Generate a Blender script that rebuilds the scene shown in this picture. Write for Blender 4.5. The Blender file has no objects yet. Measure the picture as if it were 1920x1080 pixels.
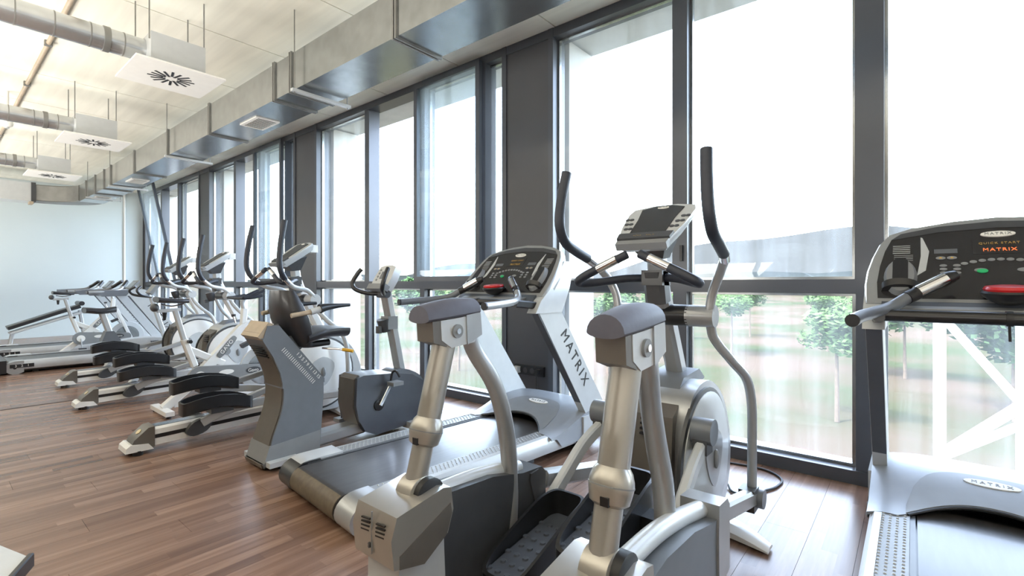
import bpy, bmesh, math, random
from mathutils import Vector, Matrix
R = math.radians
random.seed(7)
SC = bpy.context.scene
COL = SC.collection

# ------------------------------------------------------------------ camera, sky, sun, lights, exposure
H = 1.25
cam_d = bpy.data.cameras.new('camera'); cam = bpy.data.objects.new('camera', cam_d); COL.objects.link(cam)
cam_d.sensor_width = 36; cam_d.lens = 912 / 1920 * 36; cam_d.shift_y = -9 / 1920
cam_d.clip_start = 0.05; cam_d.clip_end = 3000
cam.location = (0, 0, H); cam.rotation_euler = (R(90), 0, R(39.5))
SC.camera = cam

world = bpy.data.worlds.new('sky'); SC.world = world; world.use_nodes = True
wn = world.node_tree.nodes; wl = world.node_tree.links
sky = wn.new('ShaderNodeTexSky'); sky.sky_type = 'NISHITA'; sky.sun_disc = False
sky.sun_elevation = R(52); sky.sun_rotation = R(205); sky.air_density = 1.0; sky.dust_density = 1.6; sky.ozone_density = 1.0
hs = wn.new('ShaderNodeHueSaturation'); hs.inputs['Saturation'].default_value = 0.62
wl.new(sky.outputs[0], hs.inputs['Color']); wl.new(hs.outputs[0], wn['Background'].inputs[0])
wn['Background'].inputs[1].default_value = 2.35

sun_d = bpy.data.lights.new('sun', 'SUN'); sun_d.energy = 9.0; sun_d.angle = R(0.6); sun_d.color = (1, .95, .87)
sun = bpy.data.objects.new('sun', sun_d); COL.objects.link(sun)
sun.rotation_euler = Vector((.42, .80, -1.15)).to_track_quat('-Z', 'Y').to_euler()

# added unseen fill lights, aimed up to brighten the ceiling and walls
for x in (-13.5, -10, -6.5, -3, .5):
    d = bpy.data.lights.new('fill_uplight', 'AREA'); d.shape = 'RECTANGLE'; d.size = 2.2; d.size_y = 1.4; d.energy = 105; d.color = (1, .965, .885)
    o = bpy.data.objects.new('fill_uplight', d); COL.objects.link(o); o.location = (x, -1.3, 1.45); o.rotation_euler = (R(180 - 14), 0, 0)

vs = SC.view_settings
vs.view_transform = 'Standard'; vs.look = 'None'; vs.gamma = 1; vs.use_curve_mapping = False; vs.exposure = 0.46

# ------------------------------------------------------------------ materials
def mat(name, col, rough=.5, metal=0., coat=0., var=.06, scale=14., bump=0., stretch=(1, 1, 1), emit=None):
    m = bpy.data.materials.new(name); m.use_nodes = True
    nt = m.node_tree; b = nt.nodes['Principled BSDF']
    tc = nt.nodes.new('ShaderNodeTexCoord'); mp = nt.nodes.new('ShaderNodeMapping'); mp.inputs['Scale'].default_value = stretch
    nz = nt.nodes.new('ShaderNodeTexNoise'); nz.inputs['Scale'].default_value = scale; nz.inputs['Detail'].default_value = 5
    nt.links.new(tc.outputs['Object'], mp.inputs[0]); nt.links.new(mp.outputs[0], nz.inputs['Vector'])
    rp = nt.nodes.new('ShaderNodeValToRGB')
    rp.color_ramp.elements[0].position = .3; rp.color_ramp.elements[1].position = .7
    rp.color_ramp.elements[0].color = tuple(c * (1 - var) for c in col) + (1,)
    rp.color_ramp.elements[1].color = tuple(min(1, c * (1 + var)) for c in col) + (1,)
    nt.links.new(nz.outputs['Fac'], rp.inputs[0]); nt.links.new(rp.outputs[0], b.inputs['Base Color'])
    b.inputs['Roughness'].default_value = rough; b.inputs['Metallic'].default_value = metal
    b.inputs['Coat Weight'].default_value = coat; b.inputs['Coat Roughness'].default_value = .12
    if bump:
        bp = nt.nodes.new('ShaderNodeBump'); bp.inputs['Strength'].default_value = bump; bp.inputs['Distance'].default_value = .002
        nt.links.new(nz.outputs['Fac'], bp.inputs['Height']); nt.links.new(bp.outputs[0], b.inputs['Normal'])
    if emit:
        b.inputs['Emission Color'].default_value = emit[:3] + (1,); b.inputs['Emission Strength'].default_value = emit[3]
    return m

M = {}
M['silver'] = mat('silver_paint', (.40, .41, .42), .32, .5, .4, .03)
M['warmsilver'] = mat('warm_tinted_silver', (.43, .405, .365), .30, .6, .5, .03)  # silver paint with a warm reflected tint put into its colour
M['lightsilver'] = mat('light_silver_plastic', (.54, .56, .575), .38, .15, .2, .03)
M['white'] = mat('white_paint', (.80, .80, .79), .35, 0, .3, .02)
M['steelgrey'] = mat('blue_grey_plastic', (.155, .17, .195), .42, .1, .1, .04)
M['grey'] = mat('mid_grey_plastic', (.24, .25, .26), .45, .1, 0, .04)
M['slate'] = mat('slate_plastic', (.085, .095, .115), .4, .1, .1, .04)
M['hood'] = mat('hood_grey', (.29, .31, .34), .4, .1, .1, .03)
M['tread'] = mat('pedal_tread', (.075, .085, .105), .34, 0, .1, .06)
M['taupe'] = mat('taupe_plastic', (.135, .122, .108), .40, .15, .1, .05)
M['dark'] = mat('dark_grey_plastic', (.055, .057, .062), .42, 0, .1, .08)
M['black'] = mat('black_plastic', (.014, .014, .016), .34, 0, .1, .1)
M['rubber'] = mat('black_rubber_grip', (.018, .022, .034), .5, 0, 0, .1, 60, .15)
M['pad'] = mat('slate_pad', (.085, .085, .11), .55, 0, 0, .06, 40, .2)
M['vinyl'] = mat('black_vinyl', (.022, .021, .024), .36, 0, .15, .08, 30, .2)
M['chrome'] = mat('chrome', (.80, .80, .81), .12, 1, 0, .02)
M['belt'] = mat('belt_rubber', (.050, .047, .045), .33, 0, .15, .15, 30, .35, (1, .12, 1))
M['wornbelt'] = mat('worn_belt', (.12, .092, .06), .5, 0, 0, .2, 30, .2)
M['anthracite'] = mat('anthracite_steel', (.075, .076, .083), .42, .25, .1, .05, 3)
M['frame'] = mat('window_aluminium', (.085, .092, .108), .36, .35, .1, .05, 3)
M['galv'] = mat('galvanised_sheet', (.35, .365, .37), .22, .92, 0, .10, 9, .2)
M['spiral'] = mat('spiral_duct_steel', (.56, .58, .60), .27, .85, 0, .08, 9, .1)
M['galvdark'] = mat('galvanised_flange', (.26, .26, .25), .45, .6, 0, .1, 9)
M['plasterwhite'] = mat('white_coating', (.84, .83, .80), .5, 0, 0, .02)
M['wallpaint'] = mat('pale_green_grey_wall', (.57, .63, .645), .6, 0, 0, .02, 1.2)
M['brownwall'] = mat('rear_wall_panelling', (.24, .21, .18), .6, 0, 0, .1, 2)
M['whitewall'] = mat('white_wall', (.78, .76, .72), .7, 0, 0, .03, 1.2)
M['red'] = mat('red_plastic', (.55, .015, .02), .3, 0, .3, .05)
M['green'] = mat('green_button', (.02, .45, .16), .35, 0, .2, .05)
M['yellow'] = mat('yellow_plastic', (.75, .42, .03), .4, 0, .1, .05)
M['tan'] = mat('tan_foam', (.42, .34, .25), .5, 0, 0, .08)
M['gold'] = mat('gold_badge', (.55, .43, .22), .3, .8, 0, .04)
M['ink'] = mat('dark_ink', (.012, .012, .014), .5)
M['paleink'] = mat('pale_print', (.42, .43, .44), .5)
M['led'] = mat('led_orange', (.5, .1, .03), .4, emit=(1., .22, .06, .6))
M['leddim'] = mat('led_amber_dim', (.22, .15, .05), .4, emit=(.8, .45, .1, .12))
M['face'] = mat('console_face', (.020, .018, .020), .25, 0, .3, .06)
M['lcd'] = mat('lcd_panel', (.12, .13, .15), .18, 0, .3, .04)
M['concrete'] = mat('concrete', (.62, .61, .58), .8, 0, 0, .10, 2.5, .2)
M['steelwhite'] = mat('white_steel', (.85, .85, .85), .5)
M['bark'] = mat('bark', (.085, .068, .055), .9, 0, 0, .25, 20, .6)
M['leaf'] = mat('leaves', (.055, .095, .038), .6, 0, 0, .35, 2.0)
M['leaf2'] = mat('leaves_dark', (.04, .075, .034), .6, 0, 0, .35, 2.0)
M['hill'] = mat('hazy_hillside', (.026, .027, .026), .95, 0, 0, .12, .02)
M['scrub'] = mat('scrub_hillside', (.012, .015, .014), .95, 0, 0, .35, .05)

for k_ in ('hill', 'scrub', 'bark', 'leaf', 'leaf2'):
    M[k_].node_tree.nodes['Principled BSDF'].inputs['Specular IOR Level'].default_value = 0

def floor_mat():
    m = bpy.data.materials.new('oak_laminate'); m.use_nodes = True; nt = m.node_tree; L = nt.links.new
    b = nt.nodes['Principled BSDF']; N = nt.nodes.new
    geo = N('ShaderNodeNewGeometry'); sp = N('ShaderNodeSeparateXYZ'); L(geo.outputs['Position'], sp.inputs[0])
    def math_(op, a, bb=None):
        n = N('ShaderNodeMath'); n.operation = op
        for i, v in enumerate((a, bb)):
            if v is None: continue
            if isinstance(v, (int, float)): n.inputs[i].default_value = v
            else: L(v, n.inputs[i])
        return n.outputs[0]
    strip = math_('FLOOR', math_('DIVIDE', sp.outputs[0], .0667))
    w1 = N('ShaderNodeTexWhiteNoise'); w1.noise_dimensions = '1D'; L(strip, w1.inputs['W'])
    seg = math_('FLOOR', math_('ADD', math_('DIVIDE', sp.outputs[1], .85), math_('MULTIPLY', w1.outputs['Value'], 7.0)))
    cb = N('ShaderNodeCombineXYZ'); L(strip, cb.inputs[0]); L(seg, cb.inputs[1])
    w2 = N('ShaderNodeTexWhiteNoise'); w2.noise_dimensions = '2D'; L(cb.outputs[0], w2.inputs['Vector'])
    off = N('ShaderNodeVectorMath'); off.operation = 'SCALE'; L(w2.outputs['Color'], off.inputs[0]); off.inputs['Scale'].default_value = 30
    mp = N('ShaderNodeMapping'); mp.inputs['Scale'].default_value = (26, 1.3, 1); L(geo.outputs['Position'], mp.inputs[0])
    ad = N('ShaderNodeVectorMath'); L(mp.outputs[0], ad.inputs[0]); L(off.outputs[0], ad.inputs[1])
    nz = N('ShaderNodeTexNoise'); nz.inputs['Scale'].default_value = 1.0; nz.inputs['Detail'].default_value = 7; nz.inputs['Roughness'].default_value = .6
    L(ad.outputs[0], nz.inputs['Vector'])
    oi = N('ShaderNodeObjectInfo')
    pl = math_('FRACT', math_('ADD', geo.outputs['Random Per Island'], oi.outputs['Random']))
    t = math_('ADD', math_('ADD', math_('MULTIPLY', nz.outputs['Fac'], .75), math_('MULTIPLY', w2.outputs['Value'], .36)), math_('MULTIPLY', pl, .14))
    t = math_('SUBTRACT', t, .23)
    rp = N('ShaderNodeValToRGB'); e = rp.color_ramp.elements
    e[0].position = .08; e[0].color = (.115, .062, .043, 1); e[1].position = .85; e[1].color = (.40, .26, .185, 1)
    k = e.new(.45); k.color = (.225, .132, .092, 1)
    L(t, rp.inputs[0]); L(rp.outputs[0], b.inputs['Base Color'])
    b.inputs['Roughness'].default_value = .26
    bp = N('ShaderNodeBump'); bp.inputs['Strength'].default_value = .12; bp.inputs['Distance'].default_value = .001
    L(nz.outputs['Fac'], bp.inputs['Height']); L(bp.outputs[0], b.inputs['Normal'])
    return m
M['floor'] = floor_mat()

def ceil_mat():
    m = mat('board_marked_ceiling', (.82, .80, .71), .75, 0, 0, .07, 2.0, .15, (.35, 5, 1)); return m
M['ceil'] = ceil_mat()

def grass_mat():
    m = bpy.data.materials.new('dry_lawn'); m.use_nodes = True; nt = m.node_tree; b = nt.nodes['Principled BSDF']
    g = nt.nodes.new('ShaderNodeNewGeometry')
    n1 = nt.nodes.new('ShaderNodeTexNoise'); n1.inputs['Scale'].default_value = .12; n1.inputs['Detail'].default_value = 8
    nt.links.new(g.outputs['Position'], n1.inputs['Vector'])
    rp = nt.nodes.new('ShaderNodeValToRGB'); e = rp.color_ramp.elements
    e[0].position = .38; e[0].color = (.030, .038, .020, 1); e[1].position = .60; e[1].color = (.062, .048, .039, 1)
    k = e.new(.5); k.color = (.048, .042, .029, 1)
    nt.links.new(n1.outputs['Fac'], rp.inputs[0]); nt.links.new(rp.outputs[0], b.inputs['Base Color'])
    b.inputs['Roughness'].default_value = 1; b.inputs['Specular IOR Level'].default_value = 0
    return m
M['grass'] = grass_mat()

def glass_mat(name, tint=(.97, .985, .98), haze=.02):
    m = bpy.data.materials.new(name); m.use_nodes = True; nt = m.node_tree; N = nt.nodes.new; L = nt.links.new
    nt.nodes.remove(nt.nodes['Principled BSDF']); out = nt.nodes['Material Output']
    tr = N('ShaderNodeBsdfTransparent'); tr.inputs[0].default_value = tint + (1,)
    gl = N('ShaderNodeBsdfGlossy'); gl.inputs['Roughness'].default_value = .02
    df = N('ShaderNodeBsdfTranslucent'); df.inputs[0].default_value = (.9, .93, .95, 1)
    lw = N('ShaderNodeLayerWeight'); lw.inputs[0].default_value = .5
    pw = N('ShaderNodeMath'); pw.operation = 'POWER'; pw.inputs[1].default_value = 4.5; L(lw.outputs['Facing'], pw.inputs[0])
    fr = N('ShaderNodeMapRange'); fr.inputs[3].default_value = .02; fr.inputs[4].default_value = .75; L(pw.outputs[0], fr.inputs[0])
    geo = N('ShaderNodeNewGeometry'); mp = N('ShaderNodeMapping'); mp.inputs['Scale'].default_value = (7, 1, .35); L(geo.outputs['Position'], mp.inputs[0])
    nz = N('ShaderNodeTexNoise'); nz.inputs['Scale'].default_value = 1.2; nz.inputs['Detail'].default_value = 4; L(mp.outputs[0], nz.inputs['Vector'])
    mr = N('ShaderNodeMapRange'); mr.inputs[1].default_value = .35; mr.inputs[2].default_value = .75; mr.inputs[3].default_value = haze * .4; mr.inputs[4].default_value = haze * 1.8  # streaks of translucent haze: dust plus a glare veil put into the glass
    L(nz.outputs['Fac'], mr.inputs[0])
    m1 = N('ShaderNodeMixShader'); L(mr.outputs[0], m1.inputs[0]); L(tr.outputs[0], m1.inputs[1]); L(df.outputs[0], m1.inputs[2])
    m2 = N('ShaderNodeMixShader'); L(fr.outputs[0], m2.inputs[0]); L(m1.outputs[0], m2.inputs[1]); L(gl.outputs[0], m2.inputs[2])
    L(m2.outputs[0], out.inputs[0])
    return m
M['glass'] = glass_mat('dusty_veiled_glass', haze=.045)
M['glass_sash'] = glass_mat('blue_tinted_sash_glass', (.88, .93, .95), .10)

# ------------------------------------------------------------------ mesh helpers
class MB:
    def __init__(s, off=(0, 0, 0)):
        s.bm = bmesh.new(); s.off = Vector(off)
    def _bev(s, faces, bev, seg=2, ang=.5):
        if bev <= 0: return
        es = set()
        for f in faces:
            if f.is_valid: es.update(f.edges)
        es = [e for e in es if len(e.link_faces) == 2 and e.calc_face_angle(0) > ang]
        bmesh.ops.bevel(s.bm, geom=es, offset=bev, segments=seg, affect='EDGES', clamp_overlap=True, profile=.5)
    def face(s, pts):
        return s.bm.faces.new([s.bm.verts.new(p) for p in pts])
    def box(s, c, size, bev=0, rot=None, seg=2):
        hx, hy, hz = (v / 2 for v in size); c = Vector(c)
        V = []
        for dx, dy, dz in ((-1, -1, -1), (1, -1, -1), (1, 1, -1), (-1, 1, -1), (-1, -1, 1), (1, -1, 1), (1, 1, 1), (-1, 1, 1)):
            p = Vector((dx * hx, dy * hy, dz * hz))
            if rot is not None: p = rot @ p
            V.append(s.bm.verts.new(c + p))
        F = [s.bm.faces.new([V[i] for i in q]) for q in ((0, 3, 2, 1), (4, 5, 6, 7), (0, 1, 5, 4), (1, 2, 6, 5), (2, 3, 7, 6), (3, 0, 4, 7))]
        s._bev(F, bev, seg); return s
    def bx(s, x0, x1, y0, y1, z0, z1, bev=0):
        return s.box(((x0 + x1) / 2, (y0 + y1) / 2, (z0 + z1) / 2), (abs(x1 - x0), abs(y1 - y0), abs(z1 - z0)), bev)
    def loft(s, loops, cap=True, bev=0, closed=True):
        vs = [[s.bm.verts.new(p) for p in lp] for lp in loops]; F = []
        n = len(vs[0])
        for a, b in zip(vs, vs[1:]):
            for i in range(n if closed else n - 1):
                j = (i + 1) % n
                F.append(s.bm.faces.new((a[i], a[j], b[j], b[i])))
        if cap:
            F.append(s.bm.faces.new(vs[0][::-1])); F.append(s.bm.faces.new(vs[-1]))
        s._bev(F, bev); return s
    def prism(s, poly, plane, lo, hi, bev=0):
        def P(a, b, c):
            return {'yz': (c, a, b), 'xz': (a, c, b), 'xy': (a, b, c)}[plane]
        return s.loft([[P(a, b, lo) for a, b in poly], [P(a, b, hi) for a, b in poly]], True, bev)
    def sweep(s, pts, section, radii=None, up=(0, 0, 1), cap=True):
        pts = [Vector(p) for p in pts]; loops = []
        prev = None
        for i, p in enumerate(pts):
            t = (pts[min(i + 1, len(pts) - 1)] - pts[max(i - 1, 0)]).normalized()
            if prev is None:
                u = Vector(up)
                if abs(t.dot(u)) > .95: u = Vector((0, 1, 0)) if abs(t.y) < .9 else Vector((1, 0, 0))
                n = (u - t * u.dot(t)).normalized()
            else:
                n = (prev - t * prev.dot(t)).normalized()
            prev = n; bi = t.cross(n); r = radii[i] if radii else 1
            loops.append([p + bi * (a * r) + n * (b * r) for a, b in section])
        return s.loft(loops, cap)
    def tube(s, pts, r, seg=12, smooth=6, up=(0, 0, 1), cap=True):
        rad = r if isinstance(r, (list, tuple)) else [r] * len(pts)
        if smooth and len(pts) > 2: pts, rad = spline(pts, rad, smooth)
        sec = [(math.cos(2 * math.pi * k / seg), math.sin(2 * math.pi * k / seg)) for k in range(seg)]
        return s.sweep(pts, sec, rad, up, cap)
    def rail(s, pts, w, h, smooth=0, up=(0, 0, 1), rnd=.2):
        if smooth and len(pts) > 2: pts, _ = spline(pts, [1] * len(pts), smooth)
        a, b = w / 2, h / 2; c = rnd * min(w, h)
        sec = [(a, -b + c), (a, b - c), (a - c, b), (-a + c, b), (-a, b - c), (-a, -b + c), (-a + c, -b), (a - c, -b)]
        return s.sweep(pts, sec, None, up)
    def cyl(s, p, q, r, r2=None, seg=20, bev=0):
        p, q = Vector(p), Vector(q); t = (q - p).normalized()
        u = Vector((0, 0, 1)) if abs(t.z) < .9 else Vector((1, 0, 0))
        n = (u - t * u.dot(t)).normalized(); b = t.cross(n); r2 = r if r2 is None else r2
        lp = [[c + (b * math.cos(2 * math.pi * k / seg) + n * math.sin(2 * math.pi * k / seg)) * rr for k in range(seg)] for c, rr in ((p, r), (q, r2))]
        return s.loft(lp, True, bev)
    def lathe(s, prof, base, axis, seg=24):
        base, t = Vector(base), Vector(axis).normalized()
        u = Vector((0, 0, 1)) if abs(t.z) < .9 else Vector((1, 0, 0))
        n = (u - t * u.dot(t)).normalized(); b = t.cross(n)
        return s.loft([[base + t * z + (b * math.cos(2 * math.pi * k / seg) + n * math.sin(2 * math.pi * k / seg)) * max(r, .0005) for k in range(seg)] for r, z in prof])
    def ell(s, c, rad, seg=16, rings=10, rot=None):
        c = Vector(c); loops = []
        for i in range(1, rings):
            th = math.pi * i / rings
            lp = []
            for k in range(seg):
                ph = 2 * math.pi * k / seg
                p = Vector((rad[0] * math.sin(th) * math.cos(ph), rad[1] * math.sin(th) * math.sin(ph), -rad[2] * math.cos(th)))
                if rot is not None: p = rot @ p
                lp.append(c + p)
            loops.append(lp)
        return s.loft(loops)
    def grid(s, rows):
        V = [[s.bm.verts.new(p) for p in r] for r in rows]
        for a, b in zip(V, V[1:]):
            for i in range(len(a) - 1):
                s.bm.faces.new((a[i], a[i + 1], b[i + 1], b[i]))
        return s
    def mesh(s, name, m, ang=38):
        bmesh.ops.translate(s.bm, verts=s.bm.verts, vec=s.off)
        bmesh.ops.recalc_face_normals(s.bm, faces=s.bm.faces)
        me = bpy.data.meshes.new(name); s.bm.to_mesh(me); s.bm.free()
        me.materials.append(m)
        if len(me.polygons):
            me.polygons.foreach_set('use_smooth', [True] * len(me.polygons)); me.set_sharp_from_angle(angle=R(ang))
        return me
    def obj(s, name, m, parent=None, ang=38, **kw):
        return link(name, s.mesh(name, m, ang), parent, **kw)

def link(name, data, parent=None, **kw):
    o = bpy.data.objects.new(name, data); COL.objects.link(o)
    if parent is not None: o.parent = parent
    for k, v in kw.items(): o[k] = v
    return o

def spline(pts, rad, n):
    P = [Vector(p) for p in pts]; out = []; ro = []
    for i in range(len(P) - 1):
        p0, p1, p2, p3 = P[max(i - 1, 0)], P[i], P[i + 1], P[min(i + 2, len(P) - 1)]
        d1 = max((p2 - p1).length, 1e-5)
        m1 = (p2 - p0) * (d1 / max((p2 - p1).length + (p1 - p0).length, 1e-5))
        m2 = (p3 - p1) * (d1 / max((p3 - p2).length + (p2 - p1).length, 1e-5))
        for k in range(n):
            t = k / n; t2 = t * t; t3 = t2 * t
            out.append(p1 * (2 * t3 - 3 * t2 + 1) + m1 * (t3 - 2 * t2 + t) + p2 * (-2 * t3 + 3 * t2) + m2 * (t3 - t2))
            ro.append(rad[i] * (1 - t) + rad[i + 1] * t)
    out.append(P[-1]); ro.append(rad[-1])
    return out, ro

def smooth2d(pts, n=5, closed=True):
    if closed:
        m = len(pts); out = []
        for i in range(m):
            p0, p1, p2, p3 = (Vector(pts[(i + k) % m]) for k in (-1, 0, 1, 2))
            for k in range(n):
                t = k / n
                out.append(tuple(.5 * ((2 * p1) + (p2 - p0) * t + (2 * p0 - 5 * p1 + 4 * p2 - p3) * t * t + (3 * p1 - p0 - 3 * p2 + p3) * t ** 3)))
        return out

def circle2d(cx, cy, r, n=32, r2=None):
    return [(cx + r * math.cos(2 * math.pi * k / n), cy + (r2 or r) * math.sin(2 * math.pi * k / n)) for k in range(n)]

def thing(name, label, cat, loc, rz=0, group=None):
    o = bpy.data.objects.new(name, None); COL.objects.link(o); o.empty_display_size = .1
    o.location = loc; o.rotation_euler = (0, 0, rz); o['label'] = label; o['category'] = cat
    if group: o['group'] = group
    return o
def tag(o, label, cat, group=None):
    o['label'] = label; o['category'] = cat
    if group: o['group'] = group
    return o
def kids(o): return [c for c in COL.objects if c.parent == o]
def dup(root, loc, label, rz=None):
    r = root.copy(); COL.objects.link(r); r.location = loc; r['label'] = label
    if rz is not None: r.rotation_euler = (0, 0, rz)
    for ch in list(root.children):
        c = ch.copy(); COL.objects.link(c); c.parent = r
        for g in list(ch.children):
            d = g.copy(); COL.objects.link(d); d.parent = c
    return r

_DG = None
def text_mesh(body, size, ext=.0015, spacing=1.0):
    cu = bpy.data.curves.new('letters', 'FONT'); cu.body = body; cu.size = size; cu.extrude = ext
    cu.align_x = 'CENTER'; cu.align_y = 'CENTER'; cu.space_character = spacing; cu.resolution_u = 3
    o = bpy.data.objects.new('letters', cu); COL.objects.link(o)
    bpy.context.view_layer.update()
    me = bpy.data.meshes.new_from_object(o.evaluated_get(bpy.context.evaluated_depsgraph_get()))
    bpy.data.objects.remove(o); bpy.data.curves.remove(cu)
    return me
def text(name, body, size, m, parent, loc, xdir, ydir, spacing=1.0, sx=1.0, ext=.0015):
    me = text_mesh(body, size, ext, spacing); me.name = name
    x = Vector(xdir).normalized(); y = Vector(ydir).normalized(); z = x.cross(y)
    mt = Matrix((x * sx, y, z)).transposed().to_4x4(); mt.translation = Vector(loc)
    me.transform(mt); me.materials.clear(); me.materials.append(m)
    return link(name, me, parent)

# ================================================================== THE ROOM
YW = 3.72; XL = -15.6; XR = 3.2; YB = -5.0; ZC = 3.6
def struct(name, mb, m, parent=None):
    o = mb.obj(name, m, parent)
    if parent is None: o['kind'] = 'structure'
    return o

# floor of laminate planks
fl = MB(); fl.bx(XL - .1, XR + .1, YB - .1, YW + .1, -.30, -.012); floor = struct('floor', fl, M['ink'])
PW, PL = .2, 1.25
cells = []
nx = int((XR - XL) / PW) + 1
for i in range(nx):
    x0 = XL + i * PW; off = (i * .37 % 1) * PL
    y = YB - off
    while y < YW:
        a, b = max(y, YB), min(y + PL, YW)
        if b - a > .02: cells.append((x0, min(x0 + PW, XR), a, b))
        y += PL
def inview(c):
    x, y = (c[0] + c[1]) / 2, (c[2] + c[3]) / 2
    d = -x * math.sin(R(39.5)) + y * math.cos(R(39.5)); r = x * math.cos(R(39.5)) + y * math.sin(R(39.5))
    if d < .8: return 1e9
    if abs(r / d) > 1.15 or H / d * 912 > 700: return 1e9
    return d
cells.sort(key=inview)
pm = {}
for k, c in enumerate(cells[:300]):
    w, l = round(c[1] - c[0], 3), round(c[3] - c[2], 3)
    if (w, l) not in pm:
        b = MB(); b.box((0, 0, -.006), (w - .0014, l - .0014, .012), .0008, seg=1); pm[(w, l)] = b.mesh('plank', M['floor'])
    o = link('plank', pm[(w, l)], floor); o.location = ((c[0] + c[1]) / 2, (c[2] + c[3]) / 2, 0)
b = MB()
for c in cells[300:]:
    b.box(((c[0] + c[1]) / 2, (c[2] + c[3]) / 2, -.006), (c[1] - c[0] - .0014, c[3] - c[2] - .0014, .012))
b.obj('plank_field', M['floor'], floor, kind='stuff')
struct('trim_1', MB().bx(-6.93, -6.915, YB, 2.2, -.002, .003), M['ink'])

# walls
struct('wall_left', MB().bx(XL - .2, XL, YB - .2, YW + .3, -.3, 3.9), M['wallpaint'])
struct('wall_front', MB().bx(XL - .2, XR + .2, YB - .2, YB, -.3, 3.9), M['brownwall'])
struct('wall_right', MB().bx(XR, XR + .2, YB - .2, YW + .3, -.3, 3.9), M['whitewall'])
# ceiling: slab with precast panels
cs = MB().bx(XL - .2, XR + .2, YB - .2, YW + .1, ZC + .02, ZC + .35); ceiling = struct('ceiling', cs, M['galvdark'])
b = MB(); b.box((0, (YB + YW + .1) / 2, .01), (1.247, YW + .1 - YB, .022), .004, seg=1); cpm = b.mesh('ceiling_panel', M['ceil'])
x = -2.53 - 1.26 * 11
while x < XR + .6:
    o = link('ceiling_panel', cpm, ceiling); o.location = (x + .63, 0, ZC); x += 1.26

# facade: columns, frames, panes
COLS = [(-15.62, -15.35), (-11.57, -10.95), (-7.46, -6.76), (-3.17, -2.55), (1.06, 1.66)]
for i, (a, c) in enumerate(COLS):
    m = MB().bx(a + .055, c - .055, YW - .02, YW + .22, 0, ZC, .004)
    o = struct('column', m, M['anthracite'])
    for xx in (a, c - .055):
        struct('column_edge', MB().bx(xx, xx + .055, YW - .035, YW + .16, 0, ZC, .004), M['frame'], o)
struct('trim_2', MB().bx(XL, XR, YW - .03, YW + .16, ZC - .085, ZC, .004), M['frame'])
struct('trim_3', MB().bx(XL, XR, YW - .04, YW + .16, 0, .085, .004), M['frame'])
GY = YW + .06
def pane(par, x0, x1, z0, z1, y=GY, m=None, name='pane'):
    return MB().bx(x0, x1, y, y + .006, z0, z1).obj(name, m or M['glass'], par)
ZT0, ZT1, ZH = 1.185, 1.275, ZC - .085
def bay(n, x0, x1, muls, gap=None):
    w = link('window_%d' % n, None); w['kind'] = 'structure'; w.location = (0, 0, 0)
    MB().bx(x0, x1, YW - .03, YW + .15, ZT0, ZT1, .005).obj('transom', M['frame'], w)
    prev = x0
    for (a, c) in muls:
        MB().bx(a, c, YW - .02, YW + .14, ZT1, ZH, .004).obj('mullion', M['frame'], w)
        MB().bx(a + .005, c - .005, YW - .02, YW + .14, .085, ZT0, .004).obj('mullion', M['frame'], w)
    ed = [x0] + [v for a in muls for v in a] + [x1]
    for k in range(0, len(ed), 2):
        pane(w, ed[k] + .002, ed[k + 1] - .002, .087, ZT0 - .002)
        for z0, z1 in ((.085, ZT0), (ZT1, ZH)):
            if z0 > 1 and gap is not None and k // 2 == gap: continue
            bd = MB(); e = .018
            bd.bx(ed[k], ed[k + 1], GY - .015, GY + .02, z0, z0 + e); bd.bx(ed[k], ed[k + 1], GY - .015, GY + .02, z1 - e, z1)
            bd.bx(ed[k], ed[k] + e, GY - .015, GY + .02, z0 + e, z1 - e); bd.bx(ed[k + 1] - e, ed[k + 1], GY - .015, GY + .02, z0 + e, z1 - e)
            bd.obj('glazing_bead', M['galv'], w)
        if not (gap is not None and k // 2 == gap):
            pane(w, ed[k] + .002, ed[k + 1] - .002, ZT1 + .002, ZH - .002)
    return w
def sash(w, x0, x1, y, tilt=0):
    h = ZH - ZT1 + .03; f = .055; d = .05
    m = MB(); m.bx(x0, x1, -d / 2, d / 2, 0, f, .004); m.bx(x0, x1, -d / 2, d / 2, h - f, h, .004)
    m.bx(x0, x0 + f, -d / 2, d / 2, f, h - f, .004); m.bx(x1 - f, x1, -d / 2, d / 2, f, h - f, .004)
    o = m.obj('sash', M['frame'], w); o.location = (0, y, ZT1 - .005); o.rotation_euler = (tilt, 0, 0)
    g = MB().bx(x0 + f, x1 - f, -.004, .004, f, h - f).obj('sash_pane', M['glass_sash'], o)
    return o
w1 = bay(1, -2.55, 1.06, [(-1.44, -1.325), (-.28, -.135)])
MB().bx(-1.375, -1.355, YW - .045, YW - .018, 1.42, 1.54, .004).obj('handle', M['black'], w1)
w2 = bay(2, -6.76, -3.17, [(-5.56, -5.46), (-4.45, -4.36)], gap=1)
sash(w2, -4.46, -3.42, YW - .075)
MB().bx(-3.44, -3.40, YW - .03, YW + .14, ZT1, ZH, .004).obj('mullion', M['frame'], w2)
w3 = bay(3, -10.95, -7.46, [(-9.78, -9.68), (-8.74, -8.65)], gap=1)
sash(w3, -8.76, -7.74, YW - .075)
MB().bx(-7.76, -7.72, YW - .03, YW + .14, ZT1, ZH, .004).obj('mullion', M['frame'], w3)
w4 = bay(4, -15.35, -11.57, [(-14.15, -14.05), (-12.92, -12.82)], gap=1)
sash(w4, -14.08, -12.9, YW - .06, R(11))
w5 = bay(5, 1.66, XR, [(2.4, 2.5)])

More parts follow.
